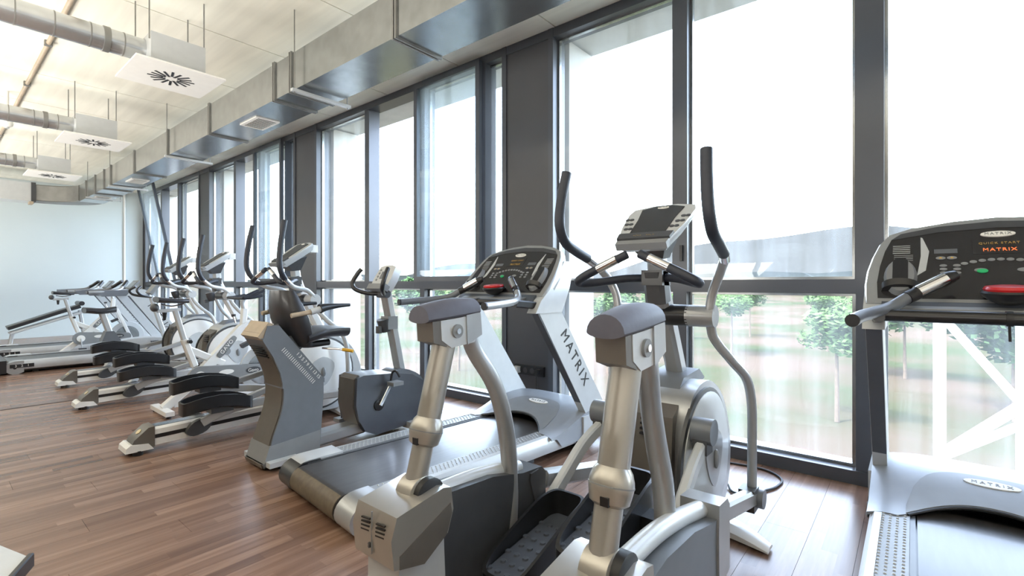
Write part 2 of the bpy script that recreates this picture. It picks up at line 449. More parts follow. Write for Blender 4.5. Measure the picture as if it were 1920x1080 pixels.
# exterior shell: fins and soffit outside the glass
for (a, c) in COLS:
    o = struct('facade_fin', MB().bx(a, c, YW + .24, YW + .70, -3.5, 3.58, .01), M['concrete'])
struct('facade_soffit', MB().bx(XL - .3, XR + .3, YW + .12, YW + .70, 3.6, 4.0), M['concrete'])
struct('facade_sill', MB().bx(XL - .3, XR + .3, YW + .165, YW + .30, -.3, .06), M['concrete'])
struct('facade_base', MB().bx(XL - .3, XR + .3, YW - .1, YW + .2, -3.5, -.31), M['concrete'])
struct('roof', MB().bx(XL - .3, XR + .3, YB - .3, YW + .6, 4.0, 4.3), M['concrete'])

# wall pipe on far wall
tag(MB().cyl((XL + .02, 3.3, 0), (XL + .02, 3.3, 3.58), .022, seg=10).obj('wall_pipe', M['white']), 'thin white vertical pipe running down the far pale wall', 'pipe')

# ================================================================== CEILING SERVICES
du = thing('rectangular_duct', 'long galvanised rectangular air duct hung under the ceiling along the windows', 'duct', (0, 2.28, 2.95))
O = (0, -2.28, -2.95)
D0, D1, DZ0, DZ1 = 2.08, 2.48, 2.95, 3.28
stops = [3.1, 0.0, -1.3, -2.76, -4.25, -4.57, -6.17, -7.64, -9.24, -10.7, -11.2, -11.9, -12.7, -13.4]
for a, c in zip(stops, stops[1:]):
    MB(O).bx(c + .012, a - .012, D0, D1, DZ0, DZ1, .004).obj('duct_section', M['galv'], du)
for x in stops[1:-1]:
    for s in (-.015, .015):
        f = MB(O); f.bx(x + s - .008, x + s + .008, D0 - .014, D1 + .014, DZ0 - .016, DZ1 + .016, .002)
        f.obj('flange', M['galvdark'], du)
for x in (-.6, -4.10, -7.52, -10.55, -12.3):
    MB(O).bx(x - .02, x + .02, D0 - .07, D1 + .09, DZ0 - .055, DZ0 - .03, .003).obj('hanger_bar', M['lightsilver'], du)
    for y in (D0 - .045, D1 + .06):
        MB(O).cyl((x, y, DZ0 - .07), (x, y, ZC), .005, seg=8).obj('hanger_rod', M['galvdark'], du)
for x in (-5.35, -9.95, -12.5, -.9):
    g = MB(O); g.bx(x - .20, x + .20, 2.16, 2.40, DZ0 - .012, DZ0 + .002, .003); gr = g.obj('grille', M['plasterwhite'], du)
    MB(O).bx(x - .175, x + .175, 2.19, 2.37, DZ0 - .0135, DZ0 - .011).obj('grille_opening', M['galvdark'], gr)
    sl = MB(O)
    for k in range(9):
        xx = x - .155 + k * .039
        sl.box((xx, 2.28, DZ0 - .016), (.017, .178, .004), 0, Matrix.Rotation(.5, 3, 'Y'))
    sl.obj('grille_slats', M['plasterwhite'], gr, kind='stuff')
# elbow and cross duct along far wall
el = thing('cross_duct', 'pale insulated duct running along the far wall from the duct elbow', 'duct', (-14.3, 0, 2.95))
O2 = (14.3, 0, -2.95)
arc = []
for k in range(9):
    a = math.pi / 2 * k / 8
    arc.append((-13.42 - .82 * math.sin(a), 1.46 + .82 * math.cos(a), 3.13))
MB(O2).rail(arc, .42, .34, rnd=.05).obj('elbow', M['galvdark'], el)
for a, c in ((1.44, .6), (.58, -.9), (-.92, -2.4), (-2.42, -4.9)):
    MB(O2).bx(-14.46, -14.02, c, a, 2.94, 3.32, .02).obj('duct_section', M['lightsilver'], el)
MB(O2).bx(-14.47, -14.0, 1.43, 1.50, 2.93, 3.33, .004).obj('flange', M['dark'], el)
MB(O2).bx(-14.2, -13.95, 1.40, 1.46, 2.88, 2.93, .004).obj('bracket', M['tan'], el)

def round_duct(x, label):
    t = thing('round_duct', label, 'duct', (x, 1.0, 3.13), 0, 'round spiral ducts')
    MB().cyl((0, -5.9, 0), (0, .17, 0), .088, seg=28).obj('pipe', M['spiral'], t)
    y = -5.6
    while y < .1:
        MB().cyl((0, y, 0), (0, y + .008, 0), .0905, seg=28).obj('seam_ring', M['galvdark'], t); y += .20
    MB().cyl((0, -.12, 0), (0, -.08, 0), .095, seg=28).obj('collar', M['galvdark'], t)
    return t
rd = round_duct(-4.8, 'nearest shiny round spiral duct feeding the first ceiling diffuser')
dup(rd, (-7.71, 1.0, 3.13), 'second round spiral duct from the camera, above the smoke detector')
dup(rd, (-10.62, 1.0, 3.13), 'third and farthest of the round spiral ducts')
def diffuser(x, label):
    t = thing('ceiling_diffuser', label, 'air diffuser', (x, 1.33, 2.965), 0, 'square swirl diffusers')
    MB().bx(-.20, .20, -.19, .19, .014, .265, .004).obj('plenum_box', M['lightsilver'], t)
    p = MB().box((0, 0, .006), (.62, .62, .014), .003).obj('face_plate', M['plasterwhite'], t)
    vm = MB().box((0, 0, 0), (.017, .105, .004)).mesh('slot_shade', M['ink'])  # dark box set in for the shade of each diffuser opening
    for k in range(16):
        a = 2 * math.pi * (k + .5) / 16
        rr = .11 if k % 2 else .095
        o = link('slot_shade', vm, p); o.location = (rr * math.cos(a), rr * math.sin(a), -.0015); o.rotation_euler = (0, 0, a - math.pi / 2)
    for sx in (-.195, .195):
        for sy in (-.20, .18):
            MB().cyl((sx, sy, .2), (sx, sy, ZC - 2.965), .005, seg=8).obj('hanger_rod', M['galvdark'], t)
    return t
df = diffuser(-4.8, 'nearest white square swirl diffuser with grey box hanging from rods')
dup(df, (-7.71, 1.33, 2.965), 'second white square swirl diffuser along the row')
dup(df, (-10.62, 1.33, 2.965), 'farthest white square swirl diffuser, third along the row')
sd = thing('smoke_detector', 'small round cream smoke detector hanging beside the second round duct', 'detector', (-8.55, .66, 3.2))
MB().lathe([(.02, .4), (.02, .03), (.055, .028), (.06, 0), (.05, -.028), (.03, -.04)], (0, 0, 0), (0, 0, 1)).obj('body', M['plasterwhite'], sd)
MB().lathe([(.022, -.04), (.022, -.055), (.005, -.057)], (0, 0, 0), (0, 0, 1), 12).obj('sensor', M['lightsilver'], sd)
cd = thing('ceiling_conduit', 'straight beige conduit fixed under the ceiling panels', 'conduit', (-6, .78, ZC - .025))
MB().cyl((-8.5, 0, 0), (8, 0, 0), .02, seg=10).obj('tube', M['tan'], cd)
for k in range(10):
    MB().bx(-8 + k * 1.5, -7.95 + k * 1.5, -.03, .03, -.022, .026, .003).obj('clip', M['galvdark'], cd)

# ================================================================== TREADMILLS
def arch(x): return 1.50 + .21 * max(0, 1 - (abs(x) / .34) ** 2.2)
def hood_z(x, y):
    t = max(0, min(1, (y - 1.5) / .5)); t = t * t * (3 - 2 * t)
    e = max(0, (abs(x) - .38) / .08)
    return .182 + .115 * t - .018 * e * e - .03 * max(0, (y - 2.15) / .12) ** 2
def treadmill(name, label, loc, rz, tall=True):
    t = thing(name, label, 'treadmill', loc, rz, 'treadmills facing the windows')
    # belt
    prof = [(1.72, .166)] + [(.085 - .075 * math.sin(a), .091 + .075 * math.cos(a)) for a in [math.pi * k / 10 for k in range(11)]] + [(1.72, .02)]
    MB().prism(prof, 'yz', -.275, .275).obj('running_belt', M['belt'], t)
    rp = [(.085 - .078 * math.sin(a), .091 + .078 * math.cos(a)) for a in [math.pi * (.12 + .76 * k / 8) for k in range(9)]]
    MB().prism(rp, 'yz', -.272, .272).obj('worn_roller_cover', M['wornbelt'], t)
    MB().bx(-.30, .30, .25, 2.15, .035, .15, .01).obj('chassis', M['black'], t)
    for s in (-1, 1):
        a, c = sorted((s * .301, s * .401))
        MB().bx(a, c, .16, 1.62, .10, .176, .003).obj('foot_rail', M['grey'], t)
        a, c = sorted((s * .281, s * .30))
        MB().bx(a, c, .12, 1.62, .10, .170, .003).obj('deck_edge', M['dark'], t)
        d = MB()
        for i in range(46):
            for j in range(4):
                xx = s * (.318 + j * .026); yy = .24 + i * .029 + (j % 2) * .0145
                d.loft([[(xx - .006, yy - .003, .176), (xx + .006, yy - .003, .176), (xx + .006, yy + .003, .176), (xx - .006, yy + .003, .176)],
                        [(xx - .003, yy - .0015, .180), (xx + .003, yy - .0015, .180), (xx + .003, yy + .0015, .180), (xx - .003, yy + .0015, .180)]])
        d.obj('grip_dots', M['lightsilver'], t, kind='stuff')
        sec = [(.402, .179), (.43, .174), (.45, .14), (.452, .10), (.44, .062), (.41, .05), (.36, .05), (.402, .10)]
        MB().loft([[(s * px, y, pz) for px, pz in sec] for y in (.13, 1.9)], True, .004).obj('side_rail', M['lightsilver'], t)
        ec = [(.13 - .12 * math.sin(a), .085 + .092 * math.cos(a)) for a in [math.pi * k / 12 for k in range(13)]]
        a, c = sorted((s * .285, s * .45))
        cap = MB().prism([(.20, .177)] + ec[:] + [(.20, -.005 + .03)], 'yz', a, c, .012).obj('rear_cap', M['silver' if s > 0 else 'black'], t)
        MB().cyl((s * .449, .11, .085), (s * .453, .11, .085), .018, seg=14).obj('cap_hole', M['black'], cap)
        if s < 0:
            ec2 = [(.14 - .105 * math.sin(a), .105 + .076 * math.cos(a)) for a in [math.pi * k / 10 * .62 for k in range(11)]]
            MB().prism([(.35, .183)] + ec2 + [(.16, .12), (.35, .16)], 'yz', s * .46, s * .30, .006).obj('cap_trim', M['lightsilver'], cap)
        MB().cyl((s * .40, 1.86, .056), (s * .475, 1.86, .056), .055, seg=22, bev=.008).obj('wheel', M['black'], t)
        MB().cyl((s * .475, 1.86, .056), (s * .48, 1.86, .056), .024, seg=14).obj('wheel_hub', M['grey'], t)
        MB().bx(s * .34 - .03, s * .34 + .03, 1.3, 1.42, .0, .06, .006).obj('foot', M['black'], t)
        MB().bx(s * .30 - .025, s * .30 + .025, .30, .36, .0, .05, .006).obj('foot', M['black'], t)
        # upright
        up = [(1.93, .235), (2.20, .235), (1.60, 1.07), (1.36, 1.07)]
        a, c = sorted((s * .395, s * .458))
        u = MB().prism(up, 'yz', a, c, .012).obj('upright', M['lightsilver'], t)
        stp = [(1.922, .25), (1.945, .25), (1.375, 1.06), (1.352, 1.06)]
        MB().prism(stp, 'yz', a + .002, c - .002, .004).obj('upright_edge', M['slate'], u)
        dv = Vector((0, -.575, .835)).normalized()
        if s > 0:
            text('lettering', 'MATRIX', .112, M['ink'], u, (s * .4595, 1.772, .70), tuple(-dv), (0, dv.z, -dv.y), 1.35)
        MB().bx(min(s * .37, s * .475), max(s * .37, s * .475), 1.86, 2.24, .07, .25, .04).obj('upright_foot', M['lightsilver'], t)
    # motor hood
    rows = []
    us = [-1 + 2 * k / 32 for k in range(33)]
    for j in range(11):
        v = j / 10; r_ = []
        for u in us:
            x = .46 * u; y0 = arch(x); y1 = 2.23 - .16 * u * u; y = y0 + (y1 - y0) * v
            r_.append((x, y, hood_z(x, y)))
        rows.append([(r_[0][0] - .004, r_[0][1] - (.0 if j else .0), .085 if j > 1 else .15)] + r_ + [(r_[-1][0] + .004, r_[-1][1], .085 if j > 1 else .15)])
    first = [(p[0], p[1] + .004, p[2] - .016) for p in rows[0]]
    last = [(p[0], p[1] + .012, .07) for p in rows[-1]]
    hd = MB().grid([first] + rows + [last]).obj('motor_hood', M['hood' if tall else 'lightsilver'], t, 50)
    rows = []
    for j in range(8):
        v = j / 7; r_ = []
        for k in range(25):
            x = -.315 + .63 * k / 24; y0 = arch(x) + .006
            y1 = y0 + .005 + (1.955 - y0) * math.sqrt(max(0, 1 - (abs(x) / .318) ** 2.6))
            y = y0 + (y1 - y0) * v
            r_.append((x, y, hood_z(x, y) + .004))
        rows.append(r_)
    MB().grid([[(p[0], p[1], p[2] - .006) for p in rows[0]]] + rows + [[(p[0], p[1], p[2] - .006) for p in rows[-1]]]).obj('hood_inset', M['grey'], hd, 50)
    lip = MB().tube([(x, arch(x) + .002, hood_z(x, arch(x)) - .006) for x in [-.31 + .62 * k / 24 for k in range(25)]], .008, 8, 0); lip.obj('hood_lip', M['black'], hd)
    oz = hood_z(0, 1.885) + .006; sl = (hood_z(0, 1.92) - hood_z(0, 1.85)) / .07
    bd = MB().loft([[(.10 * math.cos(a), 1.885 + .028 * math.sin(a), oz + sl * .028 * math.sin(a) + dz) for a in [2 * math.pi * k / 28 for k in range(28)]] for dz in (-.004, .002)]).obj('hood_badge', M['plasterwhite'], hd)
    if tall: text('badge_lettering', 'MATRIX', .030, M['grey'], bd, (0, 1.885, oz + .0025), (1, 0, 0), (0, 1, sl), 1.5)
    # handlebars
    for s in (-1, 1):
        hb = MB().tube([(s * .465, .87, 1.11), (s * .45, 1.02, 1.118), (s * .41, 1.18, 1.13), (s * .36, 1.27, 1.15), (s * .30, 1.32, 1.195)], .024, 14)
        h = hb.obj('handlebar', M['steelgrey' if s < 0 else 'silver'], t)
        MB().cyl((s * .466, .862, 1.11), (s * .4645, .874, 1.11), .0245, seg=16).obj('end_cap', M['black'], h)
        MB().tube([(s * .31, 1.31, 1.187), (s * .28, 1.335, 1.205), (s * .17, 1.40, 1.275), (s * .15, 1.41, 1.285)], [.027, .027, .027, .02], 14, 3).obj('grip', M['black'], h)
        if tall:
            MB().tube([(s * .275, 1.333, 1.213), (s * .185, 1.386, 1.27)], .0265, 14, 0).obj('pulse_plate', M['chrome'], h)
        MB().rail([(s * .40, 1.20, 1.115), (s * .42, 1.45, 1.09)], .04, .05).obj('bar_mount', M['black'], t)
    if tall:
        MB().tube([(-.40, 1.24, 1.115), (.40, 1.24, 1.115)], .026, 14, 0).obj('crossbar', M['black'], t)
        MB().cyl((-.02, 1.24, 1.115), (.0, 1.24, 1.115), .029, seg=16).obj('strap_ring', M['ink'], t)
        MB().rail([(-.01, 1.24, 1.09), (-.008, 1.245, 1.03)], .008, .012).obj('safety_key_cord', M['ink'], t)
        console_tall(t)
    else:
        for s in (-1, 1):
            sh = [(.86, 1.10), (.86, 1.125), (1.0, 1.14), (1.53, 1.145), (1.60, 1.12), (1.56, 1.055), (1.05, 1.045), (1.0, 1.08)]
            a, c = sorted((s * .385, s * .465))
            MB().prism(sh, 'yz', a, c, .008).obj('rail_cover', M['steelgrey'], t)
            a, c = sorted((s * .38, s * .468))
            MB().prism([(1.33, 1.05), (1.40, 1.15), (1.56, 1.152), (1.61, 1.12), (1.57, 1.05)], 'yz', a, c, .008).obj('rail_end', M['lightsilver'], t)
        MB().bx(-.40, .40, 1.33, 1.58, 1.08, 1.13, .02).obj('console_tray', M['grey'], t)
        cp = MB().box((.0, 1.52, 1.22), (.34, .03, .17), .008, Matrix.Rotation(R(-40), 3, 'X')).obj('console', M['grey'], t)
        MB().box((.0, 1.502, 1.226), (.28, .004, .13), .001, Matrix.Rotation(R(-40), 3, 'X')).obj('screen', M['lcd'], cp)
        rh = MB().bx(-.44, .455, -.42, .0, .03, .19, .03).obj('rear_housing', M['lightsilver'], t)
        MB().bx(-.445, .46, -.05, .03, .02, .195, .02).obj('housing_band', M['black'], rh)
        lv = MB().bx(.453, .458, .06, .30, .085, .135, .002).obj('level_window', M['black'], t)
        text('level_numbers', '3  2  1', .045, M['plasterwhite'], lv, (.4595, .18, .11), (0, 1, 0), (0, 0, 1), 1.2)
    return t

CO = Vector((0, 1.455, 1.205)); CE = Vector((0, .30, .335)).normalized(); CN = Vector((0, -.335, .30)).normalized()
def cpt(a, b, n=0): return tuple(CO + Vector((a, 0, 0)) + CE * b + CN * n)
def cface(pts, n0, n1):
    return MB().loft([[cpt(a, b, n0) for a, b in pts], [cpt(a, b, n1) for a, b in pts]])
def console_tall(t):
    # silver shell: outline in the face plane extruded backwards
    out = [(-.462, -.06), (-.468, .05), (-.462, .14), (-.445, .23), (-.42, .32), (-.385, .38), (-.30, .42), (-.15, .452), (0, .465)]
    outline = out + [(-a, b) for a, b in out[::-1][1:]]
    m = MB(); m.loft([[cpt(a * .985, b - .004, .004) for a, b in outline], [cpt(a, b, -.01) for a, b in outline], [cpt(a * 1.0, b, -.055) for a, b in outline], [cpt(a * .93, b * .93 - .005, -.12) for a, b in outline]], True)
    sh = m.obj('console_shell', M['silver'], t)
    inn = [(-.415, -.035), (-.42, .06), (-.412, .16), (-.395, .26), (-.372, .335), (-.335, .375), (-.2, .412), (0, .43)]
    inner = inn + [(-a, b) for a, b in inn[::-1][1:]]
    fc = cface(inner, -.004, .008).obj('console_face', M['face'], t)
    band = [(-.372, .335), (-.335, .375), (-.2, .412), (0, .43), (.2, .412), (.335, .375), (.372, .335), (.2, .375), (0, .388), (-.2, .375)]
    cface(band, .008, .0105).obj('top_band', M['dark'], fc)
    # shelf and lower tray
    for s in (-1, 1):
        wst = ((1.045, 1.33, 1.61, .4675), (1.13, 1.385, 1.655, .4675), (1.21, 1.48, 1.695, .4675), (1.30, 1.575, 1.735, .458), (1.41, 1.68, 1.775, .432))
        MB().loft([[(s * .385, y0, z), (s * xo, y0, z), (s * xo, y1, z), (s * .385, y1, z)] for z, y0, y1, xo in wst], True, .012).obj('console_wing', M['lightsilver'], t)
        # cup holder
        cx = s * .335
        cu = MB().loft([[cpt(cx + .062 * math.cos(a), .09 + .115 * math.sin(a), .006) for a in [2 * math.pi * k / 24 for k in range(24)]],
                        [cpt(cx + .050 * math.cos(a), .085 + .10 * math.sin(a), .035) for a in [2 * math.pi * k / 24 for k in range(24)]]]).obj('cup_holder', M['grey'], t)
        cface([(cx + px, py) for px, py in ((-.028, .03), (.028, .03), (.028, .165), (.018, .185), (-.018, .185), (-.028, .165))], .034, .037).obj('cup_hollow', M['ink'], cu)
        pts = [cpt(cx + .068 * math.cos(a), .035 + .0 * math.sin(a), .02 + .045 * math.sin(a)) for a in [math.pi * k / 12 for k in range(13)]]
        pts2 = [(p[0], p[1] - .012, p[2] - .028) for p in pts]
        MB().loft([pts, pts2]).obj('cup_rim', M['black'], cu)
        for q, (x0, x1) in enumerate(((.235, .25),)):
            cface([(s * .262, .345), (s * .255, .34), (s * .232, .25), (s * .245, .13), (s * .275, .10), (s * .262, .22)], .008, .0100).obj('silver_stripe', M['lightsilver'], fc)
        # info panels
        for k in range(5):
            cface([(s * .30, .29 - k * .012), (s * .365, .29 - k * .012), (s * .365, .294 - k * .012), (s * .30, .294 - k * .012)], .008, .0092).obj('printed_line', M['paleink'], fc)
        gx0, gx1 = sorted((s * .29, s * .36))
        for k in range(4):
            yb = .195 + k * .011
            cface([(gx0, yb), (gx1, yb), (gx1, yb + .0022), (gx0, yb + .0022)], .008, .0092).obj('printed_line', M['paleink'], fc)
    MB().prism([(1.36, 1.125), (1.39, 1.155), (1.46, 1.19), (1.52, 1.16), (1.45, 1.11)], 'yz', -.40, .40, .006).obj('console_shelf', M['slate'], t)
    MB().prism([(1.335, 1.12), (1.35, 1.142), (1.40, 1.155), (1.43, 1.12), (1.40, 1.095)], 'yz', -.33, .33, .006).obj('shelf_front', M['grey'], t)
    # logo badge
    lb = cface(circle2d(0, .345, .056, 28, .017), .008, .013).obj('logo_badge', M['plasterwhite'], fc)
    text('logo_lettering', 'MATRIX', .020, M['grey'], lb, cpt(0, .345, .0135), (1, 0, 0), tuple(CE), 1.3)
    ds = cface([(-.085, .225), (.085, .225), (.085, .315), (-.085, .315)], .008, .0095).obj('display', M['face'], fc)
    text('message_text', 'QUICK START', .017, M['leddim'], ds, cpt(0, .288, .0105), (1, 0, 0), tuple(CE), 1.25)
    text('led_text', 'MATRIX', .026, M['led'], ds, cpt(0, .248, .0105), (1, 0, 0), tuple(CE), 1.2)
    for s in (-1, 1):
        cface([(s * .215, .235), (s * .135, .235), (s * .135, .262), (s * .215, .262)], .008, .0095).obj('side_display', M['lcd'], fc)
        for k in (0, 1):
            bt = cface(circle2d(s * (.155 + .038 * k), .205, .017, 16, .0095), .008, .011).obj('speed_button', M['grey'], fc)
            cface([(s * (.155 + .038 * k) - .006, .202), (s * (.155 + .038 * k) + .006, .202), (s * (.155 + .038 * k), .210)], .011, .012).obj('arrow', M['yellow'], bt)
        for k in range(2):
            for q in range(3):
                cface(circle2d(s * (.14 + .045 * k), .158 - .022 * q, .013, 14, .0075), .008, .0105).obj('program_button', M['grey'], fc)
        cface(circle2d(s * .065, .128, .021, 18, .0105), .008, .011).obj('menu_button', M['grey'], fc)
    for k in range(9):
        a = (k - 4) / 4
        cface(circle2d(a * .115, .19 - .022 * a * a, .012, 14, .0085), .008, .011).obj('number_button', M['grey'], fc)
    cface(circle2d(-.06, .122, .018, 18, .011), .008, .0125).obj('start_button', M['green'], fc)
    # red stop button on its dark base
    MB().lathe([(.03, -.035), (.055, -.022), (.08, .0), (.085, .012), (.08, .02)], (0.005, 1.38, 1.20), (0, -.08, 1)).obj('stop_base', M['black'], t)
    MB().lathe([(.074, .018), (.078, .028), (.072, .038), (.04, .042)], (0.005, 1.38, 1.20), (0, -.08, 1)).obj('stop_button', M['red'], t)

T1 = treadmill('treadmill', 'treadmill with large dark console cut off by the right edge of the picture', (.29, 1.36, 0), 0)
def deepdup(root, loc, label, rz):
    def cp(o, par):
        c = o.copy(); COL.objects.link(c); c.parent = par
        for ch in list(o.children): cp(ch, c)
        return c
    r = cp(root, None); r.location = loc; r.rotation_euler = (0, 0, rz); r['label'] = label
    return r
T2 = deepdup(T1, (-2.53, 1.33, 0), 'silver treadmill behind the nearest elliptical, in front of the dark column', R(-5))
def walk(o):
    for c in o.children:
        yield c; yield from walk(c)
for c in walk(T2):
    if c.name.startswith('led_text'):
        c.material_slots[0].link = 'OBJECT'; c.material_slots[0].material = M['leddim']
T3 = treadmill('treadmill', 'white treadmill with long grey side rails, second from the far wall', (-9.95, .70, 0), 0, False)
T4 = deepdup(T3, (-11.72, .72, 0), 'white treadmill with long grey side rails, farthest along the far wall', 0)

# ================================================================== ELLIPTICALS
def tray(m, cx, w, y0, y1, zt, zb, thick=.012, wallh=None, floor=None):
    """pedal tray: rounded outline, walls between zb(y) and zt(y), sunken floor"""
    N = 40; out = []
    cy = (y0 + y1) / 2; hl = (y1 - y0) / 2
    for k in range(N):
        a = 2 * math.pi * k / N
        ca, sa = math.cos(a), math.sin(a); e = .38
        out.append((cx + w / 2 * math.copysign(abs(ca) ** e, ca), cy + hl * math.copysign(abs(sa) ** e, sa)))
    inn = [(cx + (x - cx) * (1 - 2 * thick / w), cy + (y - cy) * (1 - thick / hl)) for x, y in out]
    L = [[(x, y, zb(y)) for x, y in out], [(x, y, zt(y)) for x, y in out], [(x, y, zt(y)) for x, y in inn], [(x, y, floor(y)) for x, y in inn]]
    m.loft(L, True)
    return m

def elliptical_front(t, O, full=True):
    SV = M['silver'] if full else M['lightsilver']; LV = M['lightsilver'] if full else M['white']
    B = lambda: MB(O)
    # front stabiliser
    sec = lambda x: (.05 + .035 * (1 - abs(x) / .44), .075)
    loops = []
    for k in range(13):
        x = -.42 + .84 * k / 12; e = abs(x) / .42; hh = .075 - .045 * e ** 3; ww = .075 - .03 * e ** 3; yy = 2.60 - .10 * e * e
        loops.append([(x, yy - ww, .012), (x, yy - ww, hh * .6), (x, yy - ww * .5, hh), (x, yy + ww * .5, hh), (x, yy + ww, hh * .6), (x, yy + ww, .012)])
    B().loft(loops, True, .004).obj('front_foot', M['white'], t)
    for s in (-1, 1): B().cyl((s * .36, 2.52, 0), (s * .36, 2.52, .014), .03, seg=14).obj('foot_pad', M['black'], t)
    B().bx(-.07, .07, 2.05, 2.66, .05, .13, .01).obj('base_beam', SV, t)
    # drive housing
    prof = smooth2d([(2.14, .12), (2.12, .40), (2.15, .66), (2.26, .76), (2.45, .775), (2.66, .66), (2.78, .45), (2.78, .25), (2.66, .09), (2.4, .06)], 4)
    B().prism(prof, 'yz', -.165, .165, .02).obj('drive_housing', SV, t)
    rear = [(2.085, .10), (2.075, .40), (2.10, .655), (2.17, .70), (2.2, .40), (2.19, .10)]
    rc = B().prism(rear, 'yz', -.115, .115, .012).obj('rear_cover', M['taupe'], t)  # dark cover, its brown a warm reflection put into the colour
    for k in range(4):
        B().bx(-.03, .075, 2.074 + .004 * k, 2.10, .565 + .022 * k, .574 + .022 * k, .001).obj('vent_slot', M['ink'], rc)
    for x in (-.015, .015): B().cyl((x, 2.066, .30), (x, 2.08, .30), .006, seg=10).obj('screw', M['chrome'], rc)
    B().prism([(2.22, .73), (2.30, .80), (2.52, .815), (2.60, .76), (2.4, .70)], 'yz', -.09, .09, .02).obj('housing_cap', M['steelgrey'], t)
    for s in (-1, 1):
        rim = B().lathe([(.335, 0), (.335, .016), (.318, .02)], (s * .16, 2.36, .42), (s, 0, 0), 40).obj('disc_rim', M['dark'], t)
        dc = B().lathe([(.318, .0), (.315, .024), (.27, .04), (.10, .052), (.02, .054)], (s * .16, 2.36, .42), (s, 0, 0), 40).obj('drive_disc', LV, t)
        B().prism(smooth2d([(2.24, .50), (2.36, .57), (2.47, .50), (2.44, .38), (2.36, .30), (2.27, .38)], 3), 'yz', min(s * .205, s * .217), max(s * .205, s * .217), .004).obj('disc_badge', SV, dc)
        B().ell((s * .222, 2.36, .43), (.012, .022, .045)).obj('disc_knob', M['grey'], dc)
    # mast
    B().rail([(0, 2.47, .76), (0, 2.235, 1.21), (0, 2.20, 1.30)], .085, .085, up=(0, 1, 0)).obj('mast', SV if full else LV, t)  # white on the rail models: overexposed glow put into the paint
    B().rail([(0, 2.215, 1.16), (0, 2.18, 1.31)], .10, .095, up=(0, 1, 0)).obj('mast_collar', M['dark'], t)
    B().rail([(0, 2.21, 1.30), (0, 2.19, 1.44)], .08, .07, up=(0, 1, 0)).obj('mast_top', SV, t)
    B().loft([[(-.05, 2.15, 1.36), (.05, 2.15, 1.36), (.05, 2.23, 1.37), (-.05, 2.23, 1.37)], [(-.09, 2.08, 1.43), (.09, 2.08, 1.43), (.09, 2.27, 1.50), (-.09, 2.27, 1.50)]], True, .012).obj('console_neck', M['dark'], t)
    # console
    e = Vector((0, .29, .205)).normalized(); n = Vector((0, -.205, .29)).normalized(); o0 = Vector((0, 2.03, 1.435))
    def cp(a, b, d=0): return tuple(o0 + Vector((a, 0, 0)) + e * b + n * d)
    def slab(poly, d0, d1, bev=0): return B().loft([[cp(a, b, d0) for a, b in poly], [cp(a, b, d1) for a, b in poly]], True, bev)
    ol = [(-.118, -.02), (-.125, .03), (-.15, .14), (-.163, .27), (-.15, .315), (-.06, .338), (.06, .338), (.15, .315), (.163, .27), (.15, .14), (.125, .03), (.118, -.02)]
    c = B().loft([[cp(a * .8, b * .85 + .03, -.06) for a, b in ol], [cp(a, b, -.02) for a, b in ol], [cp(a, b, 0) for a, b in ol]], True, .006).obj('console', M['lightsilver'], t)
    slab([(-.085, .075), (.085, .075), (.09, .20), (.105, .30), (.04, .325), (-.04, .325), (-.105, .30), (-.09, .20)], 0, .004).obj('console_screen', M['face'], c)
    slab([(-.125, .015), (.125, .015), (.13, .062), (-.13, .062)], 0, .012, .003).obj('reading_ledge', M['dark'], c)
    slab([(-.12, -.022), (.12, -.022), (.122, .010), (-.122, .010)], -.03, .004, .003).obj('ledge_lip', M['grey'], c)
    lb = slab(circle2d(0, .305, .028, 20, .010), .004, .006).obj('logo_badge', M['plasterwhite'], c)
    if full:
        mt = text('logo_lettering', 'MATRIX', .010, M['grey'], lb, tuple(Vector(cp(0, .305, .0065)) + Vector(O)), (1, 0, 0), tuple(e), 1.2)
        for s in (-1, 1):
            for k in range(3):
                for q in range(2):
                    slab(circle2d(s * (.108 + .013 * k + .022 * q - .008), .12 + .045 * k, .0115, 12, .009), 0, .004).obj('button', M['dark'], c)
        text('message_text', '-:--  --.-', .026, M['leddim'], c, tuple(Vector(cp(0, .038, .0125)) + Vector(O)), (1, 0, 0), tuple(e), 1.2, ext=.0008)
    B().box((.0, 2.355, 1.575), (.13, .07, .07), .02).obj('console_back', LV, t)
    # fixed handlebars
    for s in (-1, 1):
        h = B().tube([(s * .03, 2.20, 1.275), (s * .12, 2.13, 1.272), (s * .235, 2.03, 1.252), (s * .275, 1.965, 1.25), (s * .265, 1.935, 1.262), (s * .21, 1.93, 1.292), (s * .03, 1.95, 1.375)], .0195, 12, 6).obj('handlebar', M['rubber'], t)
        B().tube([(s * .165, 1.935, 1.313), (s * .075, 1.945, 1.355)], .021, 12, 0).obj('pulse_plate', M['chrome'], h)
    B().box((0, 2.19, 1.275), (.10, .10, .07), .012).obj('bar_clamp', M['dark'], t)
    # cup holder on mast
    if not full:
        B().lathe([(.032, 0), (.045, .05), (.048, .10), (.042, .10)], (-.0, 2.15, 1.04), (0, -.2, 1), 16).obj('cup_holder', M['dark'], t)
        B().bx(-.03, .03, 2.07, 2.10, 1.02, 1.06, .008).obj('cup_hook', M['dark'], t)
    # pivots and swing arms
    B().cyl((-.13, 2.27, 1.10), (.13, 2.27, 1.10), .05, seg=20).obj('pivot_core', M['black'], t)
